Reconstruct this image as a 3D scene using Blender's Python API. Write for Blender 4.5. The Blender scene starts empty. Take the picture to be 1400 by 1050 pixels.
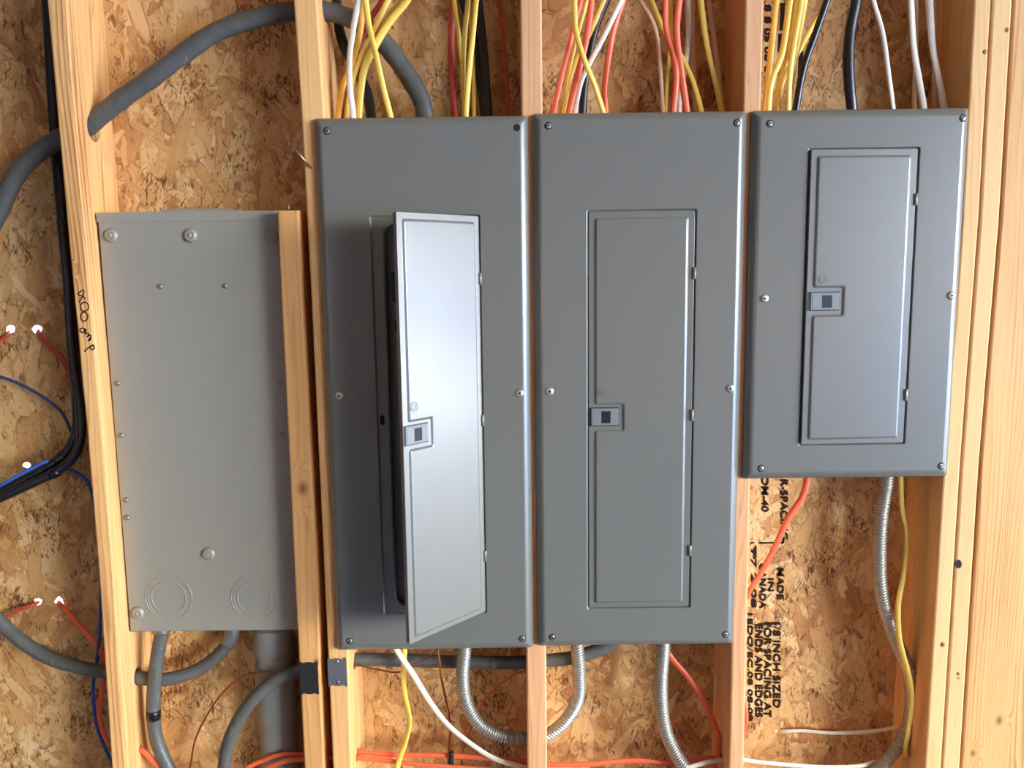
import bpy, bmesh, math, random
from mathutils import Vector, Matrix
random.seed(7)
SC = bpy.context.scene
COL = SC.collection
PI = math.pi

# ------------------------------------------------------------------ camera
ZO = 1.46                                   # height of the panel datum above the floor
FPX = 1132.0
RIGHT = Vector((0.99991355, -0.00176240, -0.01303044))
DOWN = Vector((-0.01314909, -0.13402045, -0.99089133))
FWD = Vector((0.0, 0.99097700, -0.13403203))
CAM = Vector((0.0, -1.51393, 0.09428 + ZO))
cd = bpy.data.cameras.new('camera')
cd.sensor_fit = 'HORIZONTAL'; cd.sensor_width = 36.0; cd.lens = FPX / 1400 * 36.0
cd.clip_start = 0.05; cd.clip_end = 300
cam = bpy.data.objects.new('camera', cd); COL.objects.link(cam)
M = Matrix.Identity(4)
for i in range(3):
    M[i][0] = RIGHT[i]; M[i][1] = -DOWN[i]; M[i][2] = -FWD[i]; M[i][3] = CAM[i]
cam.matrix_world = M
SC.camera = cam

# ------------------------------------------------------------------ light
SC.view_settings.view_transform = 'Standard'
SC.view_settings.look = 'None'
SC.view_settings.gamma = 1.0
SC.view_settings.use_curve_mapping = False
SC.view_settings.exposure = 0.0
SKY = 47.5
world = bpy.data.worlds.new('sky'); SC.world = world; world.use_nodes = True
wn = world.node_tree; wn.nodes.clear()
wo = wn.nodes.new('ShaderNodeOutputWorld'); bg = wn.nodes.new('ShaderNodeBackground')
tc = wn.nodes.new('ShaderNodeTexCoord'); sx = wn.nodes.new('ShaderNodeSeparateXYZ'); cr = wn.nodes.new('ShaderNodeValToRGB')
wn.links.new(tc.outputs['Generated'], sx.inputs[0]); wn.links.new(sx.outputs['Z'], cr.inputs[0])
e = cr.color_ramp.elements
e[0].position = 0.0; e[0].color = (0.90, 0.96, 1.03, 1); e[1].position = 0.5; e[1].color = (0.40, 0.64, 1.0, 1)
wn.links.new(cr.outputs[0], bg.inputs[0]); bg.inputs[1].default_value = SKY
wn.links.new(bg.outputs[0], wo.inputs[0])

RX = 7.0                                    # right wall of the room, open towards daylight
LX, BY, CZ = -5.0, -9.0, 3.3
def area_light(name, loc, rot, sx_, sy_, power, color, portal=False):
    ld = bpy.data.lights.new(name, 'AREA'); ld.shape = 'RECTANGLE'; ld.size = sx_; ld.size_y = sy_
    ld.energy = power; ld.color = color
    if portal: ld.cycles.is_portal = True
    o = bpy.data.objects.new(name, ld); COL.objects.link(o); o.location = loc; o.rotation_euler = rot
    return o
OY0, OY1, OZ0, OZ1 = -2.3, -8.4, 0.0, 3.05   # the wide garage doorway in the right wall
area_light('daylight_doorway', (RX + 0.06, (OY0 + OY1) / 2, (OZ0 + OZ1) / 2), (0, PI / 2, 0), OZ1 - OZ0, OY0 - OY1, 1, (1, 1, 1), True)
DY0, DY1, DZ1 = -0.22, -0.75, 2.1             # side door next to the panel wall
area_light('daylight_side_door', (RX + 0.06, (DY0 + DY1) / 2, DZ1 / 2), (0, PI / 2, 0), DZ1, DY0 - DY1, 1, (1, 1, 1), True)
area_light('added_door_highlight', (6.6, -0.36, 0.45), (0, PI / 2, 0), 0.5, 0.14, 62, (1.0, 0.97, 0.93))  # added unseen light for the bright patch on the open door, no known lamp
WX0, WX1, WZ0, WZ1 = -4.75, -4.25, 0.75, 1.75  # small window in the wall behind the camera

# ------------------------------------------------------------------ helpers
def at(px, py, Y):
    """point of the world plane y = Y seen at a pixel of the photograph"""
    d = RIGHT * ((px - 700) / FPX) + DOWN * ((py - 525) / FPX) + FWD
    return CAM + d * ((Y - CAM.y) / d.y)
def at_x(px, py, X):
    d = RIGHT * ((px - 700) / FPX) + DOWN * ((py - 525) / FPX) + FWD
    return CAM + d * ((X - CAM.x) / d.x)

def tag(o, label=None, cat=None, group=None, kind=None):
    if label: o['label'] = label
    if cat: o['category'] = cat
    if group: o['group'] = group
    if kind: o['kind'] = kind
    return o
def thing(name, label, cat, loc, group=None):
    o = bpy.data.objects.new(name, None); COL.objects.link(o); o.location = loc; o.empty_display_size = 0.05
    return tag(o, label, cat, group)
def world_loc(o):
    v = Vector((0, 0, 0))
    while o: v = v + o.location; o = o.parent
    return v
def mesh_obj(name, verts, faces, m, parent=None, smooth=None, origin=None):
    """verts are in world space; smooth = list of face indices or True"""
    base = world_loc(parent) if parent else Vector((0, 0, 0))
    org = Vector(origin) if origin is not None else (base if parent else sum((Vector(v) for v in verts), Vector()) / max(1, len(verts)))
    me = bpy.data.meshes.new(name)
    me.from_pydata([tuple(Vector(v) - org) for v in verts], [], faces)
    me.materials.append(m)
    if smooth is True:
        me.polygons.foreach_set('use_smooth', [True] * len(me.polygons))
    elif smooth:
        for i in smooth: me.polygons[i].use_smooth = True
    me.update()
    o = bpy.data.objects.new(name, me); COL.objects.link(o)
    if parent:
        o.parent = parent; o.location = org - base
    else:
        o.location = org
    return o

def box(x0, x1, y0, y1, z0, z1):
    v = [(x0, y0, z0), (x1, y0, z0), (x1, y1, z0), (x0, y1, z0), (x0, y0, z1), (x1, y0, z1), (x1, y1, z1), (x0, y1, z1)]
    f = [(0, 3, 2, 1), (4, 5, 6, 7), (0, 1, 5, 4), (1, 2, 6, 5), (2, 3, 7, 6), (3, 0, 4, 7)]
    return v, f
def merge(parts):
    V, F = [], []
    for v, f in parts:
        n = len(V); V += list(v); F += [tuple(i + n for i in q) for q in f]
    return V, F

def rpoly(corners, r, off=0.0, nseg=4):
    """closed CCW polygon (x, z): inset by off, then every corner rounded with radius r"""
    n = len(corners); P = [Vector(c) for c in corners]; ins = []
    for i in range(n):
        a, b, c = P[i - 1], P[i], P[(i + 1) % n]
        d1 = (b - a).normalized(); d2 = (c - b).normalized()
        n1 = Vector((-d1.y, d1.x)); n2 = Vector((-d2.y, d2.x))
        k = off / max(0.2, 1 + n1.dot(n2))
        ins.append(b + (n1 + n2) * k)
    out = []
    for i in range(n):
        a, b, c = ins[i - 1], ins[i], ins[(i + 1) % n]
        d1 = (a - b).normalized(); d2 = (c - b).normalized()
        ang = d1.angle(d2); t = max(1e-5, r) / math.tan(ang / 2)
        cen = b + (d1 + d2).normalized() * (max(1e-5, r) / math.sin(ang / 2))
        p0 = b + d1 * t - cen; p1 = b + d2 * t - cen
        full = p0.angle_signed(p1)
        for k in range(nseg + 1):
            s = -full * k / nseg
            out.append((cen.x + p0.x * math.cos(s) - p0.y * math.sin(s), cen.y + p0.x * math.sin(s) + p0.y * math.cos(s)))
    return out
def rect(x0, z0, x1, z1): return [(x0, z0), (x1, z0), (x1, z1), (x0, z1)]
def loops_mesh(loops, cap_first=False, cap_last=False, flat=()):
    """loops: list of lists of 3-D points of equal length, bridged one to the next"""
    V, F, S = [], [], []
    n = len(loops[0])
    for l in loops: V += l
    for k in range(len(loops) - 1):
        for i in range(n):
            j = (i + 1) % n
            if k not in flat: S.append(len(F))
            F.append((k * n + i, k * n + j, (k + 1) * n + j, (k + 1) * n + i))
    if cap_first: F.append(tuple(range(n))[::-1])
    if cap_last: F.append(tuple((len(loops) - 1) * n + i for i in range(n)))
    return V, F, S
def at_y(poly, Y, T=None):
    l = [(p[0], Y, p[1]) for p in poly]
    return [T(q) for q in l] if T else l

def lathe(profile, center, axis='y', n=16):
    """profile: list of (radius, distance along axis)"""
    V, F = [], []
    cx, cy, cz = center
    for r, h in profile:
        for i in range(n):
            a = 2 * PI * i / n
            if axis == 'y': V.append((cx + r * math.cos(a), cy + h, cz + r * math.sin(a)))
            else: V.append((cx + r * math.cos(a), cy + r * math.sin(a), cz + h))
    for k in range(len(profile) - 1):
        for i in range(n):
            j = (i + 1) % n
            F.append((k * n + i, k * n + j, (k + 1) * n + j, (k + 1) * n + i) if axis == 'y' else (k * n + j, k * n + i, (k + 1) * n + i, (k + 1) * n + j)[::-1])
    F.append(tuple(range(n))[::-1]); F.append(tuple((len(profile) - 1) * n + i for i in range(n)))
    return V, F

def spline(P, per=8):
    P = [Vector(p) for p in P]
    Q = [P[0] * 2 - P[1]] + P + [P[-1] * 2 - P[-2]]
    out = []
    for i in range(1, len(Q) - 2):
        p0, p1, p2, p3 = Q[i - 1:i + 3]
        t0 = 0; t1 = max(1e-6, (p1 - p0).length ** .5); t2 = t1 + max(1e-6, (p2 - p1).length ** .5); t3 = t2 + max(1e-6, (p3 - p2).length ** .5)
        for k in range(per):
            t = t1 + (t2 - t1) * k / per
            A1 = p0 * ((t1 - t) / (t1 - t0)) + p1 * ((t - t0) / (t1 - t0))
            A2 = p1 * ((t2 - t) / (t2 - t1)) + p2 * ((t - t1) / (t2 - t1))
            A3 = p2 * ((t3 - t) / (t3 - t2)) + p3 * ((t - t2) / (t3 - t2))
            B1 = A1 * ((t2 - t) / (t2 - t0)) + A2 * ((t - t0) / (t2 - t0))
            B2 = A2 * ((t3 - t) / (t3 - t1)) + A3 * ((t - t1) / (t3 - t1))
            out.append(B1 * ((t2 - t) / (t2 - t1)) + B2 * ((t - t1) / (t2 - t1)))
    out.append(P[-1])
    return out
def resample(path, step):
    out = [path[0].copy()]; acc = 0.0
    for a, b in zip(path, path[1:]):
        L = (b - a).length; d = step - acc
        while d <= L:
            out.append(a.lerp(b, d / L)); d += step
        acc = L - (d - step)
    return out
def sweep(path, ra, rb, n=10, twist=None, radius=None):
    """tube with an elliptical section: ra in the picture plane, rb in depth"""
    V, F = [], []
    N = len(path)
    for k, p in enumerate(path):
        t = (path[min(k + 1, N - 1)] - path[max(k - 1, 0)]).normalized()
        v = Vector((0, -1, 0)); v = (v - t * v.dot(t))
        if v.length < 1e-3: v = Vector((0, 0, 1)) - t * t.z
        v.normalize(); u = t.cross(v)
        if twist:
            a = twist(k / (N - 1)); u, v = u * math.cos(a) + v * math.sin(a), v * math.cos(a) - u * math.sin(a)
        m = radius(k) if radius else 1.0
        for i in range(n):
            a = 2 * PI * i / n
            V.append(p + u * (ra * m * math.cos(a)) + v * (rb * m * math.sin(a)))
    for k in range(N - 1):
        for i in range(n):
            j = (i + 1) % n
            F.append((k * n + i, k * n + j, (k + 1) * n + j, (k + 1) * n + i))
    F.append(tuple(range(n))[::-1]); F.append(tuple((N - 1) * n + i for i in range(n)))
    return V, F

# ------------------------------------------------------------------ materials
class NT:
    def __init__(s, name):
        s.m = bpy.data.materials.new(name); s.m.use_nodes = True
        s.t = s.m.node_tree; s.b = s.t.nodes['Principled BSDF']
    def n(s, typ, **kw):
        nd = s.t.nodes.new('ShaderNode' + typ)
        for k, v in kw.items(): setattr(nd, k, v)
        return nd
    def l(s, a, b): s.t.links.new(a, b)
    def val(s, sock, x):
        if hasattr(x, 'is_linked'): s.l(x, sock)
        else: sock.default_value = x
    def math(s, op, a, b=0.0, c=None, clamp=False):
        nd = s.n('Math', operation=op); nd.use_clamp = clamp
        s.val(nd.inputs[0], a); s.val(nd.inputs[1], b)
        if c is not None: s.val(nd.inputs[2], c)
        return nd.outputs[0]
    def vmath(s, op, a, b=(0, 0, 0)):
        nd = s.n('VectorMath', operation=op); s.val(nd.inputs[0], a); s.val(nd.inputs[1], b)
        return nd.outputs['Value'] if op in ('LENGTH', 'DISTANCE', 'DOT_PRODUCT') else nd.outputs[0]
    def mapping(s, vec, loc=(0, 0, 0), rot=(0, 0, 0), scale=(1, 1, 1)):
        nd = s.n('Mapping'); s.l(vec, nd.inputs[0])
        nd.inputs[1].default_value = loc; nd.inputs[2].default_value = rot; nd.inputs[3].default_value = scale
        return nd.outputs[0]
    def noise(s, vec, scale, detail=2, rough=.5, out='Fac', dims='3D'):
        nd = s.n('TexNoise', noise_dimensions=dims); s.l(vec, nd.inputs['Vector'])
        nd.inputs['Scale'].default_value = scale; nd.inputs['Detail'].default_value = detail; nd.inputs['Roughness'].default_value = rough
        return nd.outputs[out]
    def ramp(s, fac, stops, interp='LINEAR'):
        nd = s.n('ValToRGB'); s.val(nd.inputs[0], fac); cr = nd.color_ramp; cr.interpolation = interp
        while len(cr.elements) < len(stops): cr.elements.new(0.5)
        for el, (p, c) in zip(cr.elements, stops):
            el.position = p; el.color = (*c, 1) if len(c) == 3 else c
        return nd.outputs[0]
    def mix(s, fac, a, b, blend='MIX'):
        nd = s.n('Mix', data_type='RGBA', blend_type=blend); s.val(nd.inputs[0], fac)
        for sock, x in ((nd.inputs[6], a), (nd.inputs[7], b)):
            s.val(sock, x if hasattr(x, 'is_linked') else (*x, 1))
        return nd.outputs[2]
    def mixf(s, fac, a, b):
        nd = s.n('Mix', data_type='FLOAT'); s.val(nd.inputs[0], fac); s.val(nd.inputs[2], a); s.val(nd.inputs[3], b)
        return nd.outputs[0]
    def bump(s, h, strength, dist):
        nd = s.n('Bump'); nd.inputs['Strength'].default_value = strength; nd.inputs['Distance'].default_value = dist
        s.l(h, nd.inputs['Height']); s.l(nd.outputs[0], s.b.inputs['Normal'])
    def coord(s, kind='Object'): return s.n('TexCoord').outputs[kind]
    def set(s, color=None, rough=None, metal=None, spec=None):
        if color is not None: s.val(s.b.inputs['Base Color'], color if hasattr(color, 'is_linked') else (*color, 1))
        if rough is not None: s.val(s.b.inputs['Roughness'], rough)
        if metal is not None: s.b.inputs['Metallic'].default_value = metal
        if spec is not None: s.b.inputs['Specular IOR Level'].default_value = spec
        return s.m

def raw(r, g, b):
    f = lambda c: (c / 255) / 12.92 if c / 255 <= .04045 else ((c / 255 + .055) / 1.055) ** 2.4
    return (f(r), f(g), f(b))
def srgb(r, g, b):
    """colour as the photograph's white balance shows it, brought back to reflectance under bluish daylight"""
    c = raw(r, g, b)
    return (c[0], c[1] * .91, c[2] * .735)

def wood(name, light, dark, seed, scale=1.0, knots=(), ring=80.0, stain=0.0, contrast=.55):
    """sawn softwood: growth rings as contours of a field stretched along z; knots = (x, z, radius) in object space"""
    t = NT(name); co = t.coord()
    p = t.mapping(co, loc=(seed * 3.17, seed * 1.31, seed * 7.7))
    low = t.noise(t.mapping(p, scale=(9, 9, 0.9)), 1.0, 2, .45)
    sep = t.n('SeparateXYZ'); t.l(co, sep.inputs[0])
    f = t.math('ADD', t.math('MULTIPLY', sep.outputs['X'], ring * scale), t.math('MULTIPLY', sep.outputs['Y'], ring * .6))
    f = t.math('ADD', f, t.math('MULTIPLY', low, 12.0))
    kmask = None
    for (kx, kz, kr) in knots:
        v = t.mapping(co, loc=(-kx / kr, 0, -kz / (kr * 1.35)), scale=(1 / kr, 0, 1 / (kr * 1.35)))
        d = t.vmath('LENGTH', v)
        g = t.math('POWER', 2.718, t.math('MULTIPLY', t.math('MULTIPLY', d, d), -.28))
        f = t.math('ADD', f, t.math('MULTIPLY', g, 6.0))
        k = t.math('SUBTRACT', 1.0, t.math('SMOOTH_MIN', t.math('MULTIPLY', d, .8), 1.0, .3), clamp=True)
        kmask = k if kmask is None else t.math('MAXIMUM', kmask, k)
    f = t.math('ADD', f, t.math('MULTIPLY', t.noise(t.mapping(p, scale=(60, 60, 3)), 1.0, 2, .5), 1.6))
    fr = t.math('FRACT', f)
    ringv = t.ramp(fr, [(0, (0, 0, 0)), (.5, (.2, .2, .2)), (.86, (1, 1, 1)), (1, (0, 0, 0))])
    fib = t.noise(t.mapping(p, scale=(420, 420, 7)), 1.0, 3, .6)
    big = t.noise(t.mapping(p, scale=(20, 20, 1.6)), 1.0, 3, .55)
    fade = t.ramp(t.noise(t.mapping(p, scale=(16, 16, 1.1), loc=(5, 2, 9)), 1.0, 2, .5), [(.34, (.12, .12, .12)), (.62, (1, 1, 1))])
    fac = t.math('ADD', t.math('MULTIPLY', t.math('MULTIPLY', ringv, fade), contrast), t.math('MULTIPLY', t.math('SUBTRACT', fib, .5), .6))
    fac = t.math('ADD', fac, t.math('MULTIPLY', t.math('SUBTRACT', big, .42), 1.1), clamp=True)
    colr = t.mix(fac, light, dark)
    if kmask is not None:
        colr = t.mix(t.math('MULTIPLY', kmask, 1.1, clamp=True), colr, tuple(c * .45 for c in dark))
    # scattered dirt and scuffs
    dirt = t.noise(t.mapping(p, scale=(60, 60, 14)), 1.0, 4, .65)
    dm = t.ramp(dirt, [(0, (0, 0, 0)), (.62, (0, 0, 0)), (.78, (1, 1, 1))])
    colr = t.mix(t.math('MULTIPLY', dm, .28 + stain), colr, tuple(c * .55 for c in dark))
    t.bump(t.math('ADD', t.math('MULTIPLY', ringv, .3), fib), .25, .0006)
    return t.set(colr, .62, spec=.35)

def osb():
    """oriented strand board: several layers of long flat strands, the one with the highest random rank lies on top"""
    t = NT('oriented_strand_board'); co = t.coord()
    sep = t.n('SeparateXYZ'); t.l(co, sep.inputs[0])
    cmb = t.n('CombineXYZ'); t.l(sep.outputs['X'], cmb.inputs[0]); t.l(sep.outputs['Z'], cmb.inputs[1])
    flat = cmb.outputs[0]
    def warped(scale, amt, detail):
        w = t.n('TexNoise', noise_dimensions='2D'); t.l(flat, w.inputs['Vector']); w.inputs['Scale'].default_value = scale; w.inputs['Detail'].default_value = detail
        sc = t.n('VectorMath', operation='SCALE'); t.l(t.vmath('SUBTRACT', w.outputs['Color'], (.5, .5, .5)), sc.inputs[0]); sc.inputs[3].default_value = amt
        return t.vmath('ADD', flat, sc.outputs[0])
    pos = warped(70, .0055, 4)
    tone = prio = edge = grain = None
    layers = [(88, 26, 8), (74, 36, 11), (104, 30, 9), (52, 42, 13), (124, 44, 14), (95, 70, 20), (28, 60, 20), (150, 66, 24), (66, 90, 30), (112, 96, 32)]
    for i, (deg, sa, sb) in enumerate(layers):
        v = t.mapping(pos, loc=(i * 3.3, i * 1.7, 0))
        v = t.mapping(v, rot=(0, 0, -math.radians(deg)))
        v = t.mapping(v, scale=(sb, sa, 1))
        vo = t.n('TexVoronoi', voronoi_dimensions='2D', distance='CHEBYCHEV'); t.l(v, vo.inputs['Vector']); vo.inputs['Scale'].default_value = 1.0
        v2 = t.n('TexVoronoi', voronoi_dimensions='2D', distance='CHEBYCHEV', feature='F2'); t.l(v, v2.inputs['Vector']); v2.inputs['Scale'].default_value = 1.0
        s2 = t.n('SeparateColor'); t.l(vo.outputs['Color'], s2.inputs[0])
        g = t.noise(t.mapping(v, scale=(.9, 8.0, 1)), 1.0, 3, .6, dims='2D')
        tn, pr, ed = s2.outputs[0], s2.outputs[1], t.math('SUBTRACT', v2.outputs['Distance'], vo.outputs['Distance'])
        if i >= 5: pr = t.math('MULTIPLY', pr, .93)
        if tone is None: tone, prio, edge, grain = tn, pr, ed, g
        else:
            m = t.math('GREATER_THAN', pr, prio)
            tone = t.mixf(m, tone, tn); edge = t.mixf(m, edge, ed); grain = t.mixf(m, grain, g); prio = t.math('MAXIMUM', prio, pr)
    big = t.noise(flat, 4.5, 3, .6, dims='2D')
    mid = t.noise(flat, 30, 5, .65, dims='2D')
    f = t.math('ADD', t.math('MULTIPLY', tone, .56), t.math('MULTIPLY', grain, .40))
    f = t.math('ADD', f, t.math('MULTIPLY', t.math('SUBTRACT', big, .50), .55))
    f = t.math('ADD', f, t.math('MULTIPLY', t.math('SUBTRACT', mid, .5), .22), clamp=True)
    col = t.ramp(f, [(.0, srgb(146, 94, 50)), (.16, srgb(186, 130, 76)), (.36, srgb(212, 162, 103)), (.62, srgb(228, 184, 126)), (.95, srgb(246, 216, 168))])
    # darker overlaps at some strand edges
    em = t.ramp(edge, [(0, (1, 1, 1)), (.05, (.5, .5, .5)), (.16, (0, 0, 0))])
    sel = t.ramp(t.noise(flat, 17, 3, .6, dims='2D'), [(.44, (0, 0, 0)), (.60, (1, 1, 1))])
    col = t.mix(t.math('MULTIPLY', t.math('MULTIPLY', em, sel), .8), col, srgb(126, 76, 38))
    # bark slivers and open gaps, gathered in drifts
    drift = t.ramp(t.noise(flat, 8, 3, .6, dims='2D'), [(.38, (0, 0, 0)), (.66, (1, 1, 1))])
    for (deg, sa, sb, lo, hi, amt) in ((84, 170, 34, .62, .70, .85), (128, 120, 36, .645, .71, .8), (48, 130, 34, .645, .72, .8), (100, 64, 16, .665, .73, .75), (70, 280, 90, .63, .70, .8)):
        v = t.mapping(t.mapping(warped(60, .005, 2), rot=(0, 0, -math.radians(deg))), scale=(sb, sa, 1))
        nz = t.math('ADD', t.noise(v, 1.0, 4, .6, dims='2D'), t.math('MULTIPLY', t.math('SUBTRACT', drift, .6), .12))
        k = t.ramp(nz, [(lo, (0, 0, 0)), (hi, (1, 1, 1))])
        col = t.mix(t.math('MULTIPLY', k, amt), col, srgb(92, 50, 22))
    h = t.math('SUBTRACT', t.math('ADD', t.math('MULTIPLY', tone, .5), t.math('MULTIPLY', grain, .5)), t.math('MULTIPLY', em, .5))
    t.bump(h, .4, .0012)
    return t.set(col, .6, spec=.3)

def plain(name, c, rough=.5, metal=0.0, spec=.5, bump=None, vary=None):
    t = NT(name); col = c
    if vary:
        nz = t.noise(t.coord(), vary[0], 3, .6)
        col = t.mix(nz, tuple(x * (1 - vary[1]) for x in c), tuple(min(1, x * (1 + vary[1])) for x in c))
    if bump: t.bump(t.noise(t.coord(), bump[0], 2, .5), bump[1], bump[2])
    return t.set(col, rough, metal, spec)

def jacket(name, c, rough):
    """heavy cable jacket: wrinkled, dusty, with pale scuffs"""
    t = NT(name); co = t.coord()
    col = t.mix(t.noise(co, 30, 4, .65), tuple(x * .72 for x in c), tuple(x * 1.22 for x in c))
    sc = t.ramp(t.noise(t.mapping(co, scale=(70, 70, 26), rot=(0, .6, 0)), 1.0, 5, .7), [(.62, (0, 0, 0)), (.74, (1, 1, 1))])
    col = t.mix(t.math('MULTIPLY', sc, .45), col, srgb(176, 174, 168))
    t.bump(t.noise(co, 55, 3, .6), .7, .0035)
    return t.set(col, rough, 0.0, .5)

def paint(name, c, rough):
    t = NT(name); co = t.coord()
    nz = t.noise(co, 6, 3, .6)
    col = t.mix(nz, tuple(x * .97 for x in c), tuple(x * 1.03 for x in c))
    r = t.math('ADD', t.math('MULTIPLY', t.noise(co, 9, 3, .6), .06), rough - .03)
    t.bump(t.noise(co, 900, 2, .5), .06, .0003)
    return t.set(col, r, 0.0, .8)

MAT = {}
MAT['panel'] = paint('grey_panel_paint', srgb(112, 112, 108), .29)
MAT['recessed_box'] = paint('warm_grey_box_paint', srgb(149, 145, 135), .42)
MAT['deadfront'] = paint('dark_grey_paint', srgb(92, 92, 90), .45)
MAT['latch'] = plain('grey_latch_plastic', srgb(122, 125, 130), .42)
MAT['black_plastic'] = plain('black_plastic', srgb(24, 24, 26), .4)
MAT['slide'] = plain('charcoal_latch_slide', srgb(26, 26, 30), .5, spec=.3)
MAT['zinc'] = plain('zinc_screw', srgb(214, 213, 208), .36, .8)
MAT['dark_zinc'] = plain('dull_screw', srgb(150, 150, 148), .42, .75)
MAT['hole'] = plain('painted_hole_shade', srgb(10, 10, 11), .8)  # near-black colour stands in for the shade inside holes and recesses
MAT['flex'] = plain('galvanised_flexible_conduit', srgb(186, 186, 184), .40, .7, bump=(400, .1, .0004))
MAT['galv'] = plain('galvanised_plate', srgb(150, 152, 158), .48, .85, vary=(70, .15))
MAT['black_plate'] = plain('black_coated_plate', srgb(34, 33, 32), .5, 0)
MAT['grey_cable'] = jacket('grey_cable_jacket', srgb(90, 90, 88), .42)
MAT['black_cable'] = plain('black_cable_jacket', srgb(26, 26, 27), .34, bump=(50, .3, .001))
MAT['pvc'] = plain('grey_pvc', srgb(148, 148, 146), .38, vary=(20, .05))
MAT['yellow'] = plain('yellow_cable_jacket', srgb(246, 208, 92), .40, vary=(60, .08))
MAT['amber'] = plain('amber_cable_jacket', srgb(226, 170, 58), .42, vary=(60, .08))
MAT['orange'] = plain('orange_cable_jacket', srgb(240, 106, 66), .42, vary=(60, .07))
MAT['red'] = plain('red_cable_jacket', srgb(196, 76, 56), .42, vary=(60, .07))
MAT['white'] = plain('white_cable_jacket', srgb(238, 228, 214), .42, vary=(60, .04))
MAT['beige'] = plain('off_white_cable_jacket', srgb(228, 190, 146), .45, vary=(60, .05))
MAT['blue'] = plain('blue_wire_jacket', srgb(44, 92, 190), .4)
MAT['navy'] = plain('dark_blue_wire_jacket', srgb(50, 68, 110), .4)
MAT['copper'] = plain('bare_copper', srgb(196, 120, 78), .34, 1.0)
MAT['tape'] = plain('black_tape', srgb(18, 18, 19), .32)
MAT['ink'] = plain('black_ink', srgb(34, 26, 20), .8, spec=.2)
MAT['stamp'] = plain('stamped_ink', srgb(52, 36, 22), .85, spec=.1)
MAT['nail'] = plain('bright_nail', srgb(190, 180, 165), .35, 1.0)
MAT['nail_dull'] = plain('dull_nail', srgb(120, 98, 74), .5, .5)
MAT['osb'] = osb()
MAT['concrete'] = plain('concrete', raw(70, 100, 142), .34, vary=(5, .1))
MAT['roomwood'] = plain('room_lumber', srgb(88, 68, 50), .8, vary=(8, .15))

# ------------------------------------------------------------------ setting: room shell
OSBY = 0.145
def fill_plate(name, outer, holes, y0, y1, m, kind=None, parent=None):
    cu = bpy.data.curves.new('outline', 'CURVE'); cu.dimensions = '2D'; cu.fill_mode = 'BOTH'; cu.extrude = (y1 - y0) / 2
    for poly in [outer] + list(holes):
        sp = cu.splines.new('POLY'); sp.points.add(len(poly) - 1); sp.use_cyclic_u = True
        for q, (x, z) in zip(sp.points, poly): q.co = (x, z, 0, 1)
    tmp = bpy.data.objects.new('outline', cu); COL.objects.link(tmp)
    me = bpy.data.meshes.new_from_object(tmp.evaluated_get(bpy.context.evaluated_depsgraph_get()))
    bpy.data.objects.remove(tmp); bpy.data.curves.remove(cu)
    me.name = name
    for v in me.vertices: v.co = Vector((v.co.x, (y0 + y1) / 2 - v.co.z, v.co.y))
    me.materials.clear(); me.materials.append(m)
    o = bpy.data.objects.new(name, me); COL.objects.link(o)
    if parent: o.parent = parent; o.location = -world_loc(parent)
    if kind: o['kind'] = kind
    return o
def circle(c, rx, rz, n=14, jit=0.0):
    return [(c[0] + rx * math.cos(2 * PI * i / n) * (1 + random.uniform(-jit, jit)), c[1] + rz * math.sin(2 * PI * i / n) * (1 + random.uniform(-jit, jit))) for i in range(n)]
def hole_at(px, py, wpx, hpx, jit=.12):
    p = at(px, py, OSBY); s = 1 / 680
    return circle((p.x, p.z), wpx * s / 2, hpx * s / 2, 14, jit)
HOLES = [hole_at(14, 450, 13, 12, .2), hole_at(51, 450, 14, 12, .2), hole_at(52, 823, 12, 10, .25), hole_at(81, 823, 12, 14, .25),
         hole_at(36, 636, 12, 8), hole_at(1063, 1000, 6, 5)]
fill_plate('wall_back', rect(LX, 0, RX, CZ), HOLES, OSBY, OSBY + .011, MAT['osb'], 'structure')
def slab(name, x0, x1, y0, y1, z0, z1, m):
    return tag(mesh_obj(name, *box(x0, x1, y0, y1, z0, z1), m), kind='structure')
slab('floor', LX - .1, RX + .1, BY - .1, OSBY + .011, -.1, 0, MAT['concrete'])
slab('ceiling', LX - .1, RX + .1, BY - .1, OSBY + .011, CZ, CZ + .1, plain('ceiling_lumber', srgb(216, 178, 134), .8, vary=(8, .15)))
slab('wall_left', LX - .1, LX, BY, OSBY, 0, CZ, MAT['roomwood'])
v, f = merge([box(LX, WX0, BY - .1, BY, 0, CZ), box(WX1, RX, BY - .1, BY, 0, CZ), box(WX0, WX1, BY - .1, BY, 0, WZ0), box(WX0, WX1, BY - .1, BY, WZ1, CZ)])
tag(mesh_obj('wall_front', v, f, plain('back_wall_board', srgb(150, 116, 84), .8, vary=(8, .15))), kind='structure')
v, f = merge([box(RX, RX + .1, BY, OY1, 0, CZ), box(RX, RX + .1, OY0, DY1, 0, CZ), box(RX, RX + .1, DY0, OSBY, 0, CZ), box(RX, RX + .1, OY1, OY0, OZ1, CZ), box(RX, RX + .1, DY1, DY0, DZ1, CZ)])
tag(mesh_obj('wall_right', v, f, MAT['roomwood']), kind='structure')
ground = mesh_obj('ground', *box(-60, 60, -60, 60, -.35, -.12), plain('outdoor_gravel', raw(112, 146, 190), .9, vary=(.8, .1)))
tag(ground, kind='structure')

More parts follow.
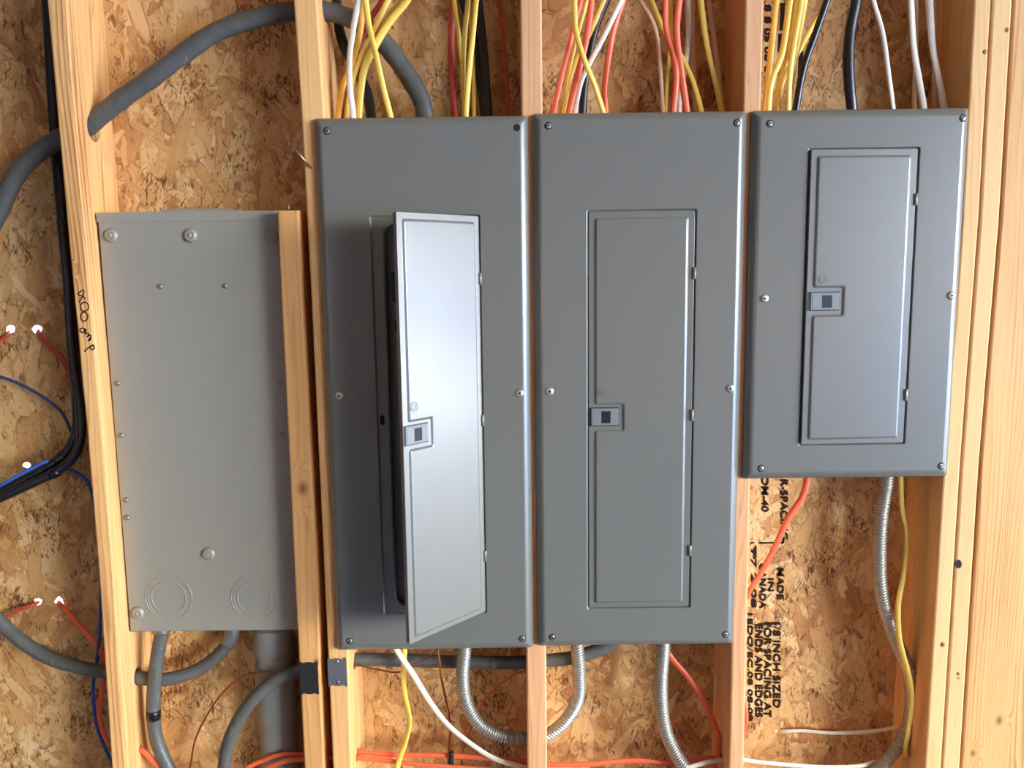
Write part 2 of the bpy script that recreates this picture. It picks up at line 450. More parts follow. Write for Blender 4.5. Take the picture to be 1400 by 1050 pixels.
# ------------------------------------------------------------------ studs
def px_edge(rows, py, k):
    """edge pixel k of a board at image row py, by linear inter/extrapolation of rows (py, left, right)"""
    rows = sorted(rows)
    i = 0
    while i < len(rows) - 2 and py > rows[i + 1][0]: i += 1
    a, b = rows[i], rows[i + 1]
    return a[k] + (b[k] - a[k]) * (py - a[0]) / (b[0] - a[0])
def prism(sections, y0, y1, r=.0035):
    """sections: (z, x0, x1) bottom to top; rectangular plan with eased edges"""
    V, F = [], []
    for z, x0, x1 in sections:
        for (cx, cy, a0) in ((x0 + r, y0 + r, PI), (x1 - r, y0 + r, 1.5 * PI), (x1 - r, y1 - r, 0), (x0 + r, y1 - r, .5 * PI)):
            for k in range(3):
                a = a0 + k * PI / 4
                V.append((cx + r * math.cos(a), cy + r * math.sin(a), z))
    n = 12
    for s in range(len(sections) - 1):
        for i in range(n):
            j = (i + 1) % n
            F.append((s * n + i, s * n + j, (s + 1) * n + j, (s + 1) * n + i))
    F.append(tuple(range(n))[::-1]); F.append(tuple((len(sections) - 1) * n + i for i in range(n)))
    return V, F
def bore(o, center, r, axis='x', length=.3, squash=1.0):
    """drill a hole through a board"""
    n = 18; V = []
    for s in (-1, 1):
        for i in range(n):
            a = 2 * PI * i / n
            V.append((center[0] + s * length / 2, center[1] + r * math.cos(a), center[2] + r * squash * math.sin(a)))
    F = [(i, (i + 1) % n, n + (i + 1) % n, n + i) for i in range(n)] + [tuple(range(n))[::-1], tuple(range(n, 2 * n))]
    c = mesh_obj('cutter', V, F, MAT['hole'])
    b = c.data; bm = bmesh.new(); bm.from_mesh(b); bmesh.ops.recalc_face_normals(bm, faces=bm.faces); bm.to_mesh(b); bm.free()
    md = o.modifiers.new('bore', 'BOOLEAN'); md.operation = 'DIFFERENCE'; md.object = c; md.solver = 'EXACT'
    bpy.context.view_layer.update()
    me = bpy.data.meshes.new_from_object(o.evaluated_get(bpy.context.evaluated_depsgraph_get()))
    o.modifiers.clear(); old = o.data; o.data = me
    bpy.data.meshes.remove(old); bpy.data.objects.remove(c); bpy.data.meshes.remove(b)
    while len(me.materials) > 1: me.materials.pop()
    for p in me.polygons: p.material_index = 0

def stud(name, label, rows, seed, light, dark, top=None, depth=.09, y0=0.0, strip=True, knots=(), ring=75, cat='stud', group=None, contrast=.5):
    """rows = (image row, left edge, right edge) on the front plane; knots = (px, py, r)"""
    pys = [r[0] for r in rows]
    secs = []
    for py in sorted(set(pys)):
        l = at(px_edge(rows, py, 1), py, y0); r = at(px_edge(rows, py, 2), py, y0)
        secs.append((l.z, l.x, r.x))
    secs.sort()
    def ext(z, a, b):
        k = (z - a[0]) / (b[0] - a[0]); return (z, a[1] + (b[1] - a[1]) * k, a[2] + (b[2] - a[2]) * k)
    secs = [ext(0.0, secs[0], secs[1])] + secs
    if top is None: secs.append(ext(CZ, secs[-2], secs[-1]))
    org = Vector(((secs[0][1] + secs[0][2]) / 2, y0, 0))
    kn = []
    for (px, py, r) in knots:
        p = at(px, py, y0); kn.append((p.x - org.x, p.z, r))
    m = wood(name + '_lumber', light, dark, seed, knots=kn, ring=ring, contrast=contrast)
    V, F = prism(secs, y0, y0 + depth)
    o = mesh_obj(name, V, F, m, origin=org)
    tag(o, label, cat, group)
    if strip:
        s2 = [(z, a + .002, b - .001) for z, a, b in secs]
        V, F = prism(s2, y0 + depth + .004, OSBY, r=.002)
        mesh_obj('furring_strip', V, F, wood('furring_lumber', tuple(c * .97 for c in light), dark, seed + 3.3), parent=o, origin=org)
    o['_x'] = 0
    del o['_x']
    return o, secs
FIR_L, FIR_D = srgb(244, 192, 129), srgb(196, 136, 80)
PINK_L, PINK_D = srgb(230, 176, 130), srgb(198, 134, 92)
YEL_L, YEL_D = srgb(236, 192, 134), srgb(206, 152, 92)
R_A = [(0, 64, 89), (300, 91, 114), (600, 119.5, 141), (780, 134.5, 155), (1050, 152.5, 173)]
R_S = [(288, 379, 408.5), (400, 384, 412), (600, 394, 423), (780, 402.5, 433), (1050, 416, 443)]
R_B = [(0, 401, 433), (160, 412, 444), (400, 425, 456), (780, 443, 472.5), (1050, 455, 481)]
R_C = [(0, 711, 740.7), (1050, 721, 748)]
R_D = [(0, 1019, 1044.6), (660, 1005, 1026), (1050, 996.5, 1017)]
R_E = [(0, 1332, 1355.5), (300, 1316, 1338.5), (640, 1290.5, 1313), (1050, 1264.5, 1287)]
R_F = [(0, 1357.5, 1384.5), (300, 1340.5, 1366.5), (640, 1315, 1338.5), (1050, 1288.5, 1312.5)]
R_P = [(0, 1386.5, 1500), (300, 1369, 1484), (640, 1341, 1462), (1050, 1314.5, 1438)]
studA, sA = stud('wall_stud', 'leftmost wall stud, strong striped grain on its face and a handwritten note', R_A, 1.0, FIR_L, srgb(178, 116, 64), ring=120, contrast=.9, knots=[(97, 369, .0042)])
studS, sS = stud('short_stud', 'short trimmed stud with rough sawn top end, right of the recessed grey box', R_S, 2.0, srgb(222, 168, 108), srgb(180, 118, 66), top=True, knots=[(414, 668, .011), (432, 905, .006)], strip=True)
studB, sB = stud('wall_stud', 'wall stud behind the left edge of the open-door panel', R_B, 3.0, FIR_L, FIR_D)
studC, sC = stud('wall_stud', 'pinkish wall stud between the two tall panels', R_C, 4.0, PINK_L, PINK_D)
studD, sD = stud('wall_stud', 'pinkish wall stud between the middle tall panel and the small panel', R_D, 5.0, PINK_L, PINK_D)
studE, sE = stud('wall_stud', 'wall stud directly right of the small panel, its left side in shadow', R_E, 6.0, YEL_L, YEL_D, knots=[(1288, 881, .005)], strip=True)
studF, sF = stud('wall_stud', 'sistered second stud right of the small panel with a black painted knot hole', R_F, 7.0, YEL_L, srgb(214, 166, 112), knots=[(1311, 771, .007), (1376, 41, .004), (1310, 927, .0035)], strip=False, depth=.143)
postP, sP = stud('timber_post', 'wide timber post at the right edge with flowing grain', R_P, 8.0, srgb(234, 184, 122), srgb(194, 132, 72), strip=False, depth=.143, knots=[(1330, 1030, .006), (1366, 985, .008)], ring=120, contrast=1.0, cat='post')
def sx(secs, z, k):
    i = 0
    while i < len(secs) - 2 and z > secs[i + 1][0]: i += 1
    a, b = secs[i], secs[i + 1]
    return a[k] + (b[k] - a[k]) * (z - a[0]) / (b[0] - a[0])
STUDS = {'A': (studA, sA), 'S': (studS, sS), 'B': (studB, sB), 'C': (studC, sC), 'D': (studD, sD)}

# ------------------------------------------------------------------ recessed grey box (back of a meter cabinet)
BXY = .042
zt = at(250, 290, BXY).z; zb = at(285, 863, BXY).z
zm = (zt + zb) / 2
xl = at(131.5, 320, BXY).x; xl2 = at(172.5, 858, BXY).x
xl = (xl + xl2) / 2
xl = max(xl, max(sx(sA, z, 2) for z in (zt, zm, zb)) + .0015)
xr = min(sx(sS, z, 1) for z in (zt - .002, zm, zb)) - .002
rb = thing('recessed_cabinet', 'plain warm grey steel box recessed between two studs at left, with domed plugs and knockouts', 'electrical box', ((xl + xr) / 2, BXY, zb))
b = .0025
V, F, S = loops_mesh([at_y(rect(xl, zb, xr, zt), OSBY - .001), at_y(rect(xl, zb, xr, zt), BXY + b), at_y(rect(xl + b * .3, zb + b * .3, xr - b * .3, zt - b * .3), BXY + b * .3), at_y(rect(xl + b, zb + b, xr - b, zt - b), BXY)], True, True, flat=(0,))
mesh_obj('body', V, F, MAT['recessed_box'], rb, S)
zl = at(250, 302.5, BXY).z
V, F = box(xl - .001, xr, BXY - .0022, BXY + .012, zl, zt + .0008)
mesh_obj('top_flange', V, F, MAT['recessed_box'], rb)
a_, c_ = at(221, 289, .075), at(313, 287, .075)
V, F = box(a_.x, c_.x, .07, .12, zt, a_.z + .004)
mesh_obj('hub_plate', V, F, MAT['recessed_box'], rb)
def on_box(px, py): return at(px, py, BXY)
for (px, py) in ((152, 322), (260.5, 322), (371, 324), (285.5, 757), (188.5, 838)):
    p = on_box(px, py)
    V, F = lathe([(.0135, .0), (.0130, -.0018), (.0115, -.0040), (.0085, -.0058), (.0062, -.0064), (.0058, -.0056), (.0050, -.0056), (.0040, -.0070), (.0012, -.0074)], p, n=20)
    mesh_obj('domed_plug', V, F, MAT['recessed_box'], rb, True)
for (px, py) in ((219, 391.5), (308, 391), (161, 524), (382.5, 522), (166, 595.5), (386, 594.5), (172.5, 683.5), (174, 707.5)):
    p = on_box(px, py)
    V, F = lathe([(.0052, 0), (.0050, -.0014), (.0038, -.0030), (.0016, -.0036)], p, n=12)
    mesh_obj('rivet', V, F, MAT['dark_zinc'], rb, True)
def arc_tube(c, r, a0, a1, rad, n=40):
    path = [Vector((c.x + r * math.cos(a0 + (a1 - a0) * i / n), c.y, c.z + r * math.sin(a0 + (a1 - a0) * i / n))) for i in range(n + 1)]
    return sweep(path, rad, rad, 6)
for (px, py) in ((230.5, 817), (347.5, 817)):
    p = on_box(px, py)
    V, F = merge([arc_tube(p, .0455, -.35 * PI, .36 * PI, .0012), arc_tube(p, .0455, .62 * PI, 1.38 * PI, .0012), arc_tube(p, .0405, .42 * PI, 1.55 * PI, .0009),
                  arc_tube(p, .0335, -.3 * PI, .3 * PI, .0012), arc_tube(p, .0335, .60 * PI, 1.30 * PI, .0012)])
    mesh_obj('knockout', V, F, MAT['recessed_box'], rb, True)
p = on_box(394, 835)
V, F = arc_tube(p, .016, -.95 * PI, .1 * PI, .0009, 20)
mesh_obj('small_knockout', V, F, MAT['recessed_box'], rb, True)

# ------------------------------------------------------------------ breaker panels
FY = -.018
def pan_screw(parent, px, py, r, m, slot_rot=0.0, ring=True, Y=FY, dome=False):
    p = at(px, py, Y)
    prof = [(r, 0), (r * .98, -.0012), (r * .8, -.0026), (r * .45, -.0034), (r * .1, -.0036)] if dome else [(r, .0), (r * .97, -.0008), (r * .8, -.0014), (r * .1, -.0015)]
    s = None
    if ring:
        V, F = lathe([(r * 1.30, 0), (r * 1.26, -.0003), (r * .9, -.0003)], p, n=16)
        s = mesh_obj('screw', *lathe(prof, p - Vector((0, .0003, 0)), n=16), m, parent, True)
        w = mesh_obj('painted_screw_recess', V, F, MAT['hole'], s)  # flat dark ring, the shade of the screw dimple put into its colour
        w.location = Vector(world_loc(parent)) - Vector(world_loc(s))
    else:
        s = mesh_obj('screw', *lathe(prof, p, n=16), m, parent, True)
    h = .0036 if dome else .0015
    yy = p.y - h - (.0003 if ring else 0)
    if dome:
        V, F = lathe([(r * .30, -.0002), (r * .28, -.0006)], Vector((p.x, yy + .0002, p.z)), n=6)
    else:
        V, F = [], []
        c, s_ = math.cos(slot_rot), math.sin(slot_rot)
        bv, bf = box(-r * .8, r * .8, -.0003, .0002, -r * .14, r * .14)
        V = [(p.x + q[0] * c - q[2] * s_, yy + q[1], p.z + q[0] * s_ + q[2] * c) for q in bv]; F = bf
    d = mesh_obj('drive', V, F, MAT['hole'], s)
    d.location = Vector(world_loc(parent)) - Vector(world_loc(s))
    return s

def make_panel(name, label, x0, zt, w, h, recess, notch, latch_box, slide_box, logo, hinges, ang, bay, group):
    """recess = door recess rectangle in world (x0, z0, x1, z1); notch etc. are measured from its top-left corner"""
    zb = zt - h; x1 = x0 + w
    P = thing(name, label, 'breaker panel', ((x0 + x1) / 2, 0, zb), group)
    outer = rect(x0, zb, x1, zt)
    rc = rect(*recess); rx0, rz0, rx1, rz1 = recess
    op = rect(rx0 + .022, rz0 + .012, rx1 - .022, rz1 - .014)
    n = 5
    L = [at_y(rpoly(outer, .006, .001, n), -.0005), at_y(rpoly(outer, .006, 0, n), -.001), at_y(rpoly(outer, .006, 0, n), -.0065), at_y(rpoly(outer, .0058, .0006, n), -.0078),
         at_y(rpoly(outer, .0052, .0032, n), -.0110), at_y(rpoly(outer, .0045, .0085, n), -.0155), at_y(rpoly(outer, .004, .0125, n), -.0176), at_y(rpoly(outer, .004, .0155, n), FY),
         at_y(rpoly(rc, .004, -.0022, n), FY), at_y(rpoly(rc, .004, -.0008, n), FY + .0006), at_y(rpoly(rc, .004, 0, n), FY + .0024), at_y(rpoly(rc, .004, .0003, n), FY + .006),
         at_y(rpoly(op, .022, -.0035, n), FY + .006), at_y(rpoly(op, .022, -.0012, n), FY + .0068), at_y(rpoly(op, .022, 0, n), FY + .009), at_y(rpoly(op, .022, 0, n), -.0015)]
    # back skin so that the sheet has thickness
    L += [at_y(rpoly(op, .022, -.002, n), -.0012)]
    V, F, S = loops_mesh(L, flat=(7, 11, 14, 15))
    mesh_obj('cover', V, F, MAT['panel'], P, S)
    # enclosure behind, open to the front
    ex0, ex1 = bay; ez0, ez1 = zb + .010, zt - .010; t = .0015
    V, F = merge([box(ex0, ex1, .098, .0995, ez0, ez1), box(ex0, ex0 + t, 0.0005, .098, ez0, ez1), box(ex1 - t, ex1, 0.0005, .098, ez0, ez1),
                  box(ex0 + t, ex1 - t, 0.0005, .098, ez0, ez0 + t), box(ex0 + t, ex1 - t, 0.0005, .098, ez1 - t, ez1)])
    mesh_obj('enclosure', V, F, MAT['galv'], P)
    V, F = box(ex0 + .003, ex1 - .003, .010, .0118, ez0 + .01, ez1 - .01)
    mesh_obj('dead_front', V, F, MAT['deadfront'], P)
    # door
    hx, hy = rx1 - .002, FY + .0035
    ca, sa = math.cos(ang), math.sin(ang)
    def T(q):
        dx, dy = q[0] - hx, q[1] - hy
        return (hx + dx * ca - dy * sa, hy + dx * sa + dy * ca, q[2])
    g = .0018
    dx0, dz0, dx1, dz1 = rx0 + g, rz0 + g, rx1 - g, rz1 - g
    D0 = FY + .0020                                           # face of the door flange
    dr = rect(dx0, dz0, dx1, dz1)
    il, it, ir, ib = .0105, .0105, .0115, .0085
    nx, nz0, nz1 = rx0 + notch[0], rz1 - notch[2], rz1 - notch[1]
    ex = dx0 + il
    emb = [(ex, dz0 + ib), (dx1 - ir, dz0 + ib), (dx1 - ir, dz1 - it), (ex, dz1 - it), (ex, nz1), (nx, nz1), (nx, nz0), (ex, nz0)]
    bm = bmesh.new()
    def ring(poly, y): return [bm.verts.new(T((q[0], y, q[1]))) for q in poly]
    def bridge(a, b, smooth=True):
        for i in range(len(a)):
            j = (i + 1) % len(a)
            f = bm.faces.new((a[i], a[j], b[j], b[i])); f.smooth = smooth
    back = ring(rpoly(dr, .003, 0), D0 + .008)
    side = ring(rpoly(dr, .003, 0), D0 + .0010); edge = ring(rpoly(dr, .003, .0003), D0 + .0003); face = ring(rpoly(dr, .003, .0010), D0)
    bridge(back, side, False); bridge(side, edge); bridge(edge, face)
    inback = ring(rpoly(dr, .003, .0012), D0 + .008); inb2 = ring(rpoly(dr, .003, .0012), D0 + .0012)
    bridge(inback, back, False); bridge(inb2, inback, False); bm.faces.new(inb2)
    e0 = ring(rpoly(emb, .004, 0), D0); e1 = ring(rpoly(emb, .004, .0010), D0 - .0004); e2 = ring(rpoly(emb, .004, .0026), D0 - .0026); e3 = ring(rpoly(emb, .004, .0040), D0 - .0032); e4 = ring(rpoly(emb, .004, .0052), D0 - .0034)
    for a, b2 in ((e0, e1), (e1, e2), (e2, e3), (e3, e4)): bridge(a, b2)
    bm.faces.new(e4)
    edges = [bm.edges.get((l[i], l[(i + 1) % len(l)])) or bm.edges.new((l[i], l[(i + 1) % len(l)])) for l in (face, e0) for i in range(len(l))]
    bmesh.ops.triangle_fill(bm, use_beauty=True, use_dissolve=False, edges=edges)
    bmesh.ops.recalc_face_normals(bm, faces=bm.faces)
    bm.verts.index_update()
    V = [v.co.copy() for v in bm.verts]; F = [tuple(v.index for v in f.verts) for f in bm.faces]; S = [i for i, f in enumerate(bm.faces) if f.smooth]
    bm.free()
    hz = (dz0 + dz1) / 2
    door = mesh_obj('door', V, F, MAT['panel'], P, S)
    def on_door(nm, V, F, m, smooth=None):
        o = mesh_obj(nm, [T(tuple(v)) for v in V], F, m, P, smooth); o.parent = door
        return o
    # latch
    lx0, lz0, lx1, lz1 = rx0 + latch_box[0], rz1 - latch_box[3], rx0 + latch_box[2], rz1 - latch_box[1]
    def rrect_block(a, y0, y1, bev, r):
        return loops_mesh([at_y(rpoly(rect(*a), r, 0, 2), y0), at_y(rpoly(rect(*a), r, 0, 2), y1 + bev), at_y(rpoly(rect(*a), r, bev, 2), y1)], True, True, flat=(0, 1))
    V, F, _ = rrect_block((lx0, lz0, lx1, lz1), D0 + .001, D0 - .0004, .0003, .001)
    on_door('painted_latch_gap', V, F, MAT['black_plastic'])  # black block painted in place of the shaded gap around the latch
    bx = lx0 + .0055
    V, F = merge([rrect_block((bx, lz0 + .0016, lx1 - .0012, lz1 - .0016), D0, D0 - .0022, .0008, .001)[:2],
                  rrect_block((bx + .003, lz0 + .0045, lx1 - .005, lz1 - .0045), D0 - .0015, D0 - .0027, .0004, .001)[:2]])
    on_door('latch', V, F, MAT['latch'])
    V, F, _ = rrect_block((rx0 + slide_box[0], rz1 - slide_box[3], rx0 + slide_box[2], rz1 - slide_box[1]), D0 - .0015, D0 - .0030, .0005, .0008)
    on_door('latch_slide', V, F, MAT['slide'])
    # embossed emblem: a rounded square with a D inside
    c = Vector((rx0 + logo[0], D0 - .0035, rz1 - logo[1])); q = .0075
    sq = [(c.x + x, c.y, c.z + z) for x, z in ((-q, -q * .55), (-q * .55, -q), (q * .45, -q), (q, -q * .5), (q, q * .5), (q * .45, q), (-q * .55, q), (-q, q * .55), (-q, -q * .55))]
    dd = [(c.x - q * .55 + q * 1.05 * max(0, math.cos(a)) ** .7, c.y, c.z + q * .68 * math.sin(a)) for a in [(-.5 + i / 10) * PI for i in range(11)]]
    dd.append(dd[0])
    V, F = merge([sweep([Vector(v) for v in sq], .0006, .0006, 6), sweep([Vector(v) for v in dd], .0005, .0005, 6)])
    on_door('emblem', V, F, MAT['panel'], True)
    for zc in hinges:
        V2, F2 = lathe([(.0030, zc - .0105), (.0037, zc - .0098), (.0037, zc + .0098), (.0030, zc + .0105)], (dx1 - .0002, D0 - .0003, 0), 'z', 14)
        on_door('hinge_tab', V2, F2, MAT['panel'], [k for k in range(len(F2) - 2)])
    return P

def bay_of(sl, sr, z0, z1):
    zs = [z0 + (z1 - z0) * i / 8 for i in range(9)]
    return max(sx(sl, z, 2) for z in zs) + .003, min(sx(sr, z, 1) for z in zs) - .003
# middle panel measures
r2x0 = at(803.5, 300, FY).x; r2x1 = (at(951, 300, FY).x + at(944.5, 820, FY).x) / 2
r2z1 = at(877, 287, FY).z; r2z0 = at(874, 831.5, FY).z
def rel(px, py, rx, rz):
    p = at(px, py, FY); return p.x - rx, rz - p.z
n2 = rel(851, 553.5, r2x0, r2z1); n2b = rel(851, 587, r2x0, r2z1)
la = rel(803.8, 557.5, r2x0, r2z1); lb = rel(846.5, 582.5, r2x0, r2z1)
sa_ = rel(822, 562, r2x0, r2z1); sb_ = rel(835, 578.5, r2x0, r2z1)
lg = rel(822, 534.5, r2x0, r2z1)
h2 = [at(946, py, FY).z for py in (373.5, 567.5, 753)]
z2t = .3695 + ZO; z1t = .3664 + ZO
args = dict(notch=(n2[0], n2[1], n2b[1]), latch_box=(la[0] + .0005, la[1], lb[0], lb[1]), slide_box=(sa_[0], sa_[1], sb_[0], sb_[1]), logo=lg)
P2 = make_panel('breaker_panel', 'tall grey breaker panel with its door shut, in the middle of the three', .0423, z2t, .376, .9866,
                (r2x0, r2z0, r2x1, r2z1), hinges=h2, ang=0.0, bay=bay_of(sC, sD, z2t - .98, z2t), group='breaker panels', **args)
r1x1 = (at(656.5, 300, FY).x + at(664, 830, FY).x) / 2; r1x0 = r1x1 - (r2x1 - r2x0)
r1z1 = at(600, 294.5, FY).z; r1z0 = r1z1 - (r2z1 - r2z0)
P1 = make_panel('breaker_panel', 'tall grey breaker panel with its door swung open, left of the two tall ones', -.3422, z1t, .376, .9866,
                (r1x0, r1z0, r1x1, r1z1), hinges=[z - r2z1 + r1z1 for z in h2], ang=math.radians(47.3), bay=bay_of(sB, sC, z1t - .98, z1t), group='breaker panels', **args)
r3x0 = (at(1106, 205, FY).x + at(1093, 605, FY).x) / 2; r3x1 = (at(1257.5, 205, FY).x + at(1237, 600, FY).x) / 2
r3z1 = at(1180, 202.5, FY).z; r3z0 = at(1165, 607.5, FY).z
n3 = rel(1150.5, 393.5, r3x0, r3z1); n3b = rel(1150.5, 429.5, r3x0, r3z1)
l3 = rel(1102, 399, r3x0, r3z1); l3b = rel(1146.5, 424.5, r3x0, r3z1)
s3a = rel(1122, 403.5, r3x0, r3z1); s3b = rel(1135.5, 420.5, r3x0, r3z1)
P3 = make_panel('breaker_panel', 'short grey breaker panel at the right with its door slightly ajar', .428, .3698 + ZO, .3813, .6634,
                (r3x0, r3z0, r3x1, r3z1), notch=(n3[0], n3[1], n3b[1]), latch_box=(l3[0] + .0005, l3[1], l3b[0], l3b[1]), slide_box=(s3a[0], s3a[1], s3b[0], s3b[1]),
                logo=rel(1122, 381, r3x0, r3z1), hinges=[at(1251, 272.5, FY).z, at(1237, 540, FY).z], ang=math.radians(2.2), bay=bay_of(sD, sE, .3698 + ZO - .65, .3698 + ZO), group='breaker panels')
for P, corner, mid in ((P1, ((447, 179), (478, 876.5), (714, 873)), ((464, 541), (710.5, 537.5))),
                       (P2, ((749.5, 172), (1007.5, 168), (755, 871), (991.5, 867.5)), ((751.5, 535), (998.5, 531))),
                       (P3, ((1052.5, 169), (1316.5, 161.5), (1040.5, 640.5), (1286.5, 637)), ((1045, 408), (1300.5, 404)))):
    for k, (px, py) in enumerate(corner): pan_screw(P, px, py, .0052, MAT['dark_zinc'], slot_rot=(.1, .9, -.6, .5)[k])
    for (px, py) in mid: pan_screw(P, px, py, .0078, MAT['zinc'], ring=False, dome=True)
p = at(706.5, 174.5, FY)
mesh_obj('painted_screw_hole', *lathe([(.0062, .0), (.0056, -.0003), (.0046, -.0003)], p, n=18), MAT['hole'], P1)  # flat disc on an uncut cover, the dark of the hole is painted
# what shows inside the open panel
a_, c_ = at(535.5, 372, -.004), at(566, 413, -.004)
mesh_obj('main_breaker', *box(a_.x, c_.x, -.006, .0099, c_.z, a_.z), MAT['black_plastic'], P1)
a_, c_ = at(539, 438, -.004), at(569, 452, -.004)
mesh_obj('breaker', *box(a_.x, c_.x, -.004, .0099, c_.z, a_.z), MAT['black_plastic'], P1)
a_, c_ = at(519.5, 568, FY + .006), at(526, 581, FY + .006)
V, F, S = loops_mesh([at_y(rpoly(rect(a_.x, c_.z, c_.x, a_.z), .003, 0, 3), FY + .0059), at_y(rpoly(rect(a_.x, c_.z, c_.x, a_.z), .003, .0003, 3), FY + .0056)], True, True)
mesh_obj('painted_strike_slot', V, F, MAT['hole'], P1)  # thin patch on the ledge, slot shade put into its colour

# ------------------------------------------------------------------ nail plates on the studs
def nail_plate(label, quad, m, nails):
    TL, TR, BR, BL = [at(x, y, 0) for x, y in quad]
    x0, x1 = (TL.x + BL.x) / 2, (TR.x + BR.x) / 2; z1, z0 = (TL.z + TR.z) / 2, (BL.z + BR.z) / 2
    w = x1 - x0; d = .0026
    U = [(0, 0), (.10, 0), (.16, d), (.30, d), (.34, .3 * d), (.66, .3 * d), (.70, d), (.84, d), (.90, 0), (1, 0)]
    bot = [(x0 + w * a, z0 + b2) for a, b2 in U]; top = [(x1 - w * a, z1 - b2) for a, b2 in U]
    poly = bot + top
    V, F, S = loops_mesh([at_y(poly, -.0003), at_y(poly, -.0020)], True, True, flat=(0,))
    T0 = thing('nail_plate', label, 'nail plate', ((x0 + x1) / 2, -.0003, z0), 'nail plates')
    mesh_obj('plate', V, F, m, T0)
    for (px, py) in nails:
        p = at(px, py, -.002)
        mesh_obj('nail_head', *lathe([(.0034, .0001), (.0032, -.0008), (.0010, -.0012)], p, n=12), MAT['galv'], T0, True)
nail_plate('black nail plate on the short stud below the recessed box', ((409.5, 905), (434.5, 904), (436, 948.5), (411, 949.5)), MAT['black_plate'], ())
nail_plate('grey galvanised nail plate on the stud by the open-door panel', ((447.5, 900), (473.5, 898.5), (475, 937), (450, 939)), MAT['galv'], ((460.6, 904.5), (462, 932.7)))

# ------------------------------------------------------------------ cables
PXM = 1 / 715.0
def cable(label, m, wpx, pts, flat=.55, cat='cable', group=None, through='', name='cable', twist=.25, n=10, per=7, wob=0.0, fit=None):
    P = [at(q[0], q[1], q[2]) for q in run_on(pts)]
    path = spline(P, per)
    ra = wpx * PXM / 2
    ph = random.uniform(0, 6)
    tw = (lambda s: twist * math.sin(3.0 * s * PI + ph)) if flat < .9 else None
    rd = (lambda k: 1 + wob * math.sin(k * .9 + ph) * math.sin(k * .37)) if wob else None
    V, F = sweep(path, ra, ra * flat, n, tw, rd)
    o = mesh_obj(name, V, F, MAT[m], smooth=True, origin=P[0])
    tag(o, label, cat, group)
    for s in through:
        st, secs = STUDS[s]
        for a, b2 in zip(path, path[1:]):
            xm = (sx(secs, a.z, 1) + sx(secs, a.z, 2)) / 2
            if (a.x - xm) * (b2.x - xm) <= 0 and abs(a.x - b2.x) > 1e-6:
                c = a.lerp(b2, (xm - a.x) / (b2.x - a.x))
                sl = abs((b2 - a).z / max(1e-4, abs((b2 - a).x)))
                r = max(ra, .007) * 1.18
                BORES.append((s, tuple(c), r, 1 + .9 * min(1, sl)))
    return o, path
BORES = []
def run_on(pts):
    """let a cable that leaves the picture run on well past its edge"""
    pts = list(pts)
    for end in (0, -1):
        a, b2 = pts[end], pts[1 if end == 0 else -2]
        if a[0] < 0 or a[1] < 0 or a[1] > 1050:
            d = Vector((a[0] - b2[0], a[1] - b2[1])); d = d / max(1e-6, d.length) * 130
            q = (a[0] + d.x, a[1] + d.y, a[2])
            if end == 0: pts.insert(0, q)
            else: pts.append(q)
    return pts
def band(parent_o, path, k0, k1, ra, label=None, m='tape', name='tape_band'):
    seg = path[k0:k1 + 1]
    V, F = sweep(seg, ra, ra, 14)
    return mesh_obj(name, V, F, MAT[m], parent_o, True)

# -- heavy grey cables
G1 = 'heavy grey cables'
o, path = cable('heavy grey cable arching over the recessed box and into the top of the open-door panel', 'grey_cable', 25, [(-30, 345, .085), (0, 285, .085), (22, 240, .08), (50, 210, .075), (82, 190, .07), (112, 178, .068), (128, 166, .066), (165, 136, .06), (205, 108, .056), (250, 74, .054), (295, 44, .055), (350, 25, .058), (400, 15, .062), (440, 14, .066), (485, 28, .075), (523, 57, .08), (554, 98, .08), (577, 139, .075), (583, 175, .07), (584, 190, .065)], flat=.82, group=G1, through='AB', n=14, wob=.05, per=10)
o, path = cable('heavy grey cable at lower left, curving through the striped stud up to the recessed box', 'grey_cable', 19.5, [(-25, 822, .09), (0, 850, .09), (26, 874, .088), (64, 898, .085), (103, 911, .08), (139, 918, .074), (183, 925, .07), (221, 929, .075), (252, 923, .085), (283, 908, .095), (306, 887, .1), (317, 866, .1), (319, 835, .1)], flat=.95, group=G1, through='A', n=14, per=9)
band(o, path, len(path) - 16, len(path) - 5, .0165, m='dark_zinc', name='cable_fitting')
o, path = cable('heavy grey cable dropping straight from the recessed box with a black tape band', 'grey_cable', 19.5, [(222, 835, .062), (221, 865, .062), (216, 892, .06), (211, 934, .058), (209.5, 970, .058), (213, 1006, .06), (224, 1037, .06), (236, 1062, .06)], flat=.95, group=G1, n=14, per=9)
k = min(range(len(path)), key=lambda i: abs(path[i].z - at(209, 974, .058).z))
band(o, path, k - 1, k + 2, .0145)
band(o, path, 0, 9, .0165, m='dark_zinc', name='cable_fitting')
o, path = cable('heavy grey cable from the bottom edge, running through the studs to the middle panel', 'grey_cable', 19, [(303, 1075, .03), (306, 1052, .03), (311, 1020, .03), (322, 992, .03), (341, 962, .032), (362, 941, .036), (384, 926, .041), (412, 915, .046), (450, 907, .058), (490, 902, .07), (560, 903, .085), (640, 905, .085), (700, 906, .075), (749, 903, .07), (777, 900, .07), (808, 892, .072), (838, 878, .074), (855, 850, .076)], flat=.95, group=G1, through='SBC', n=14, per=8)

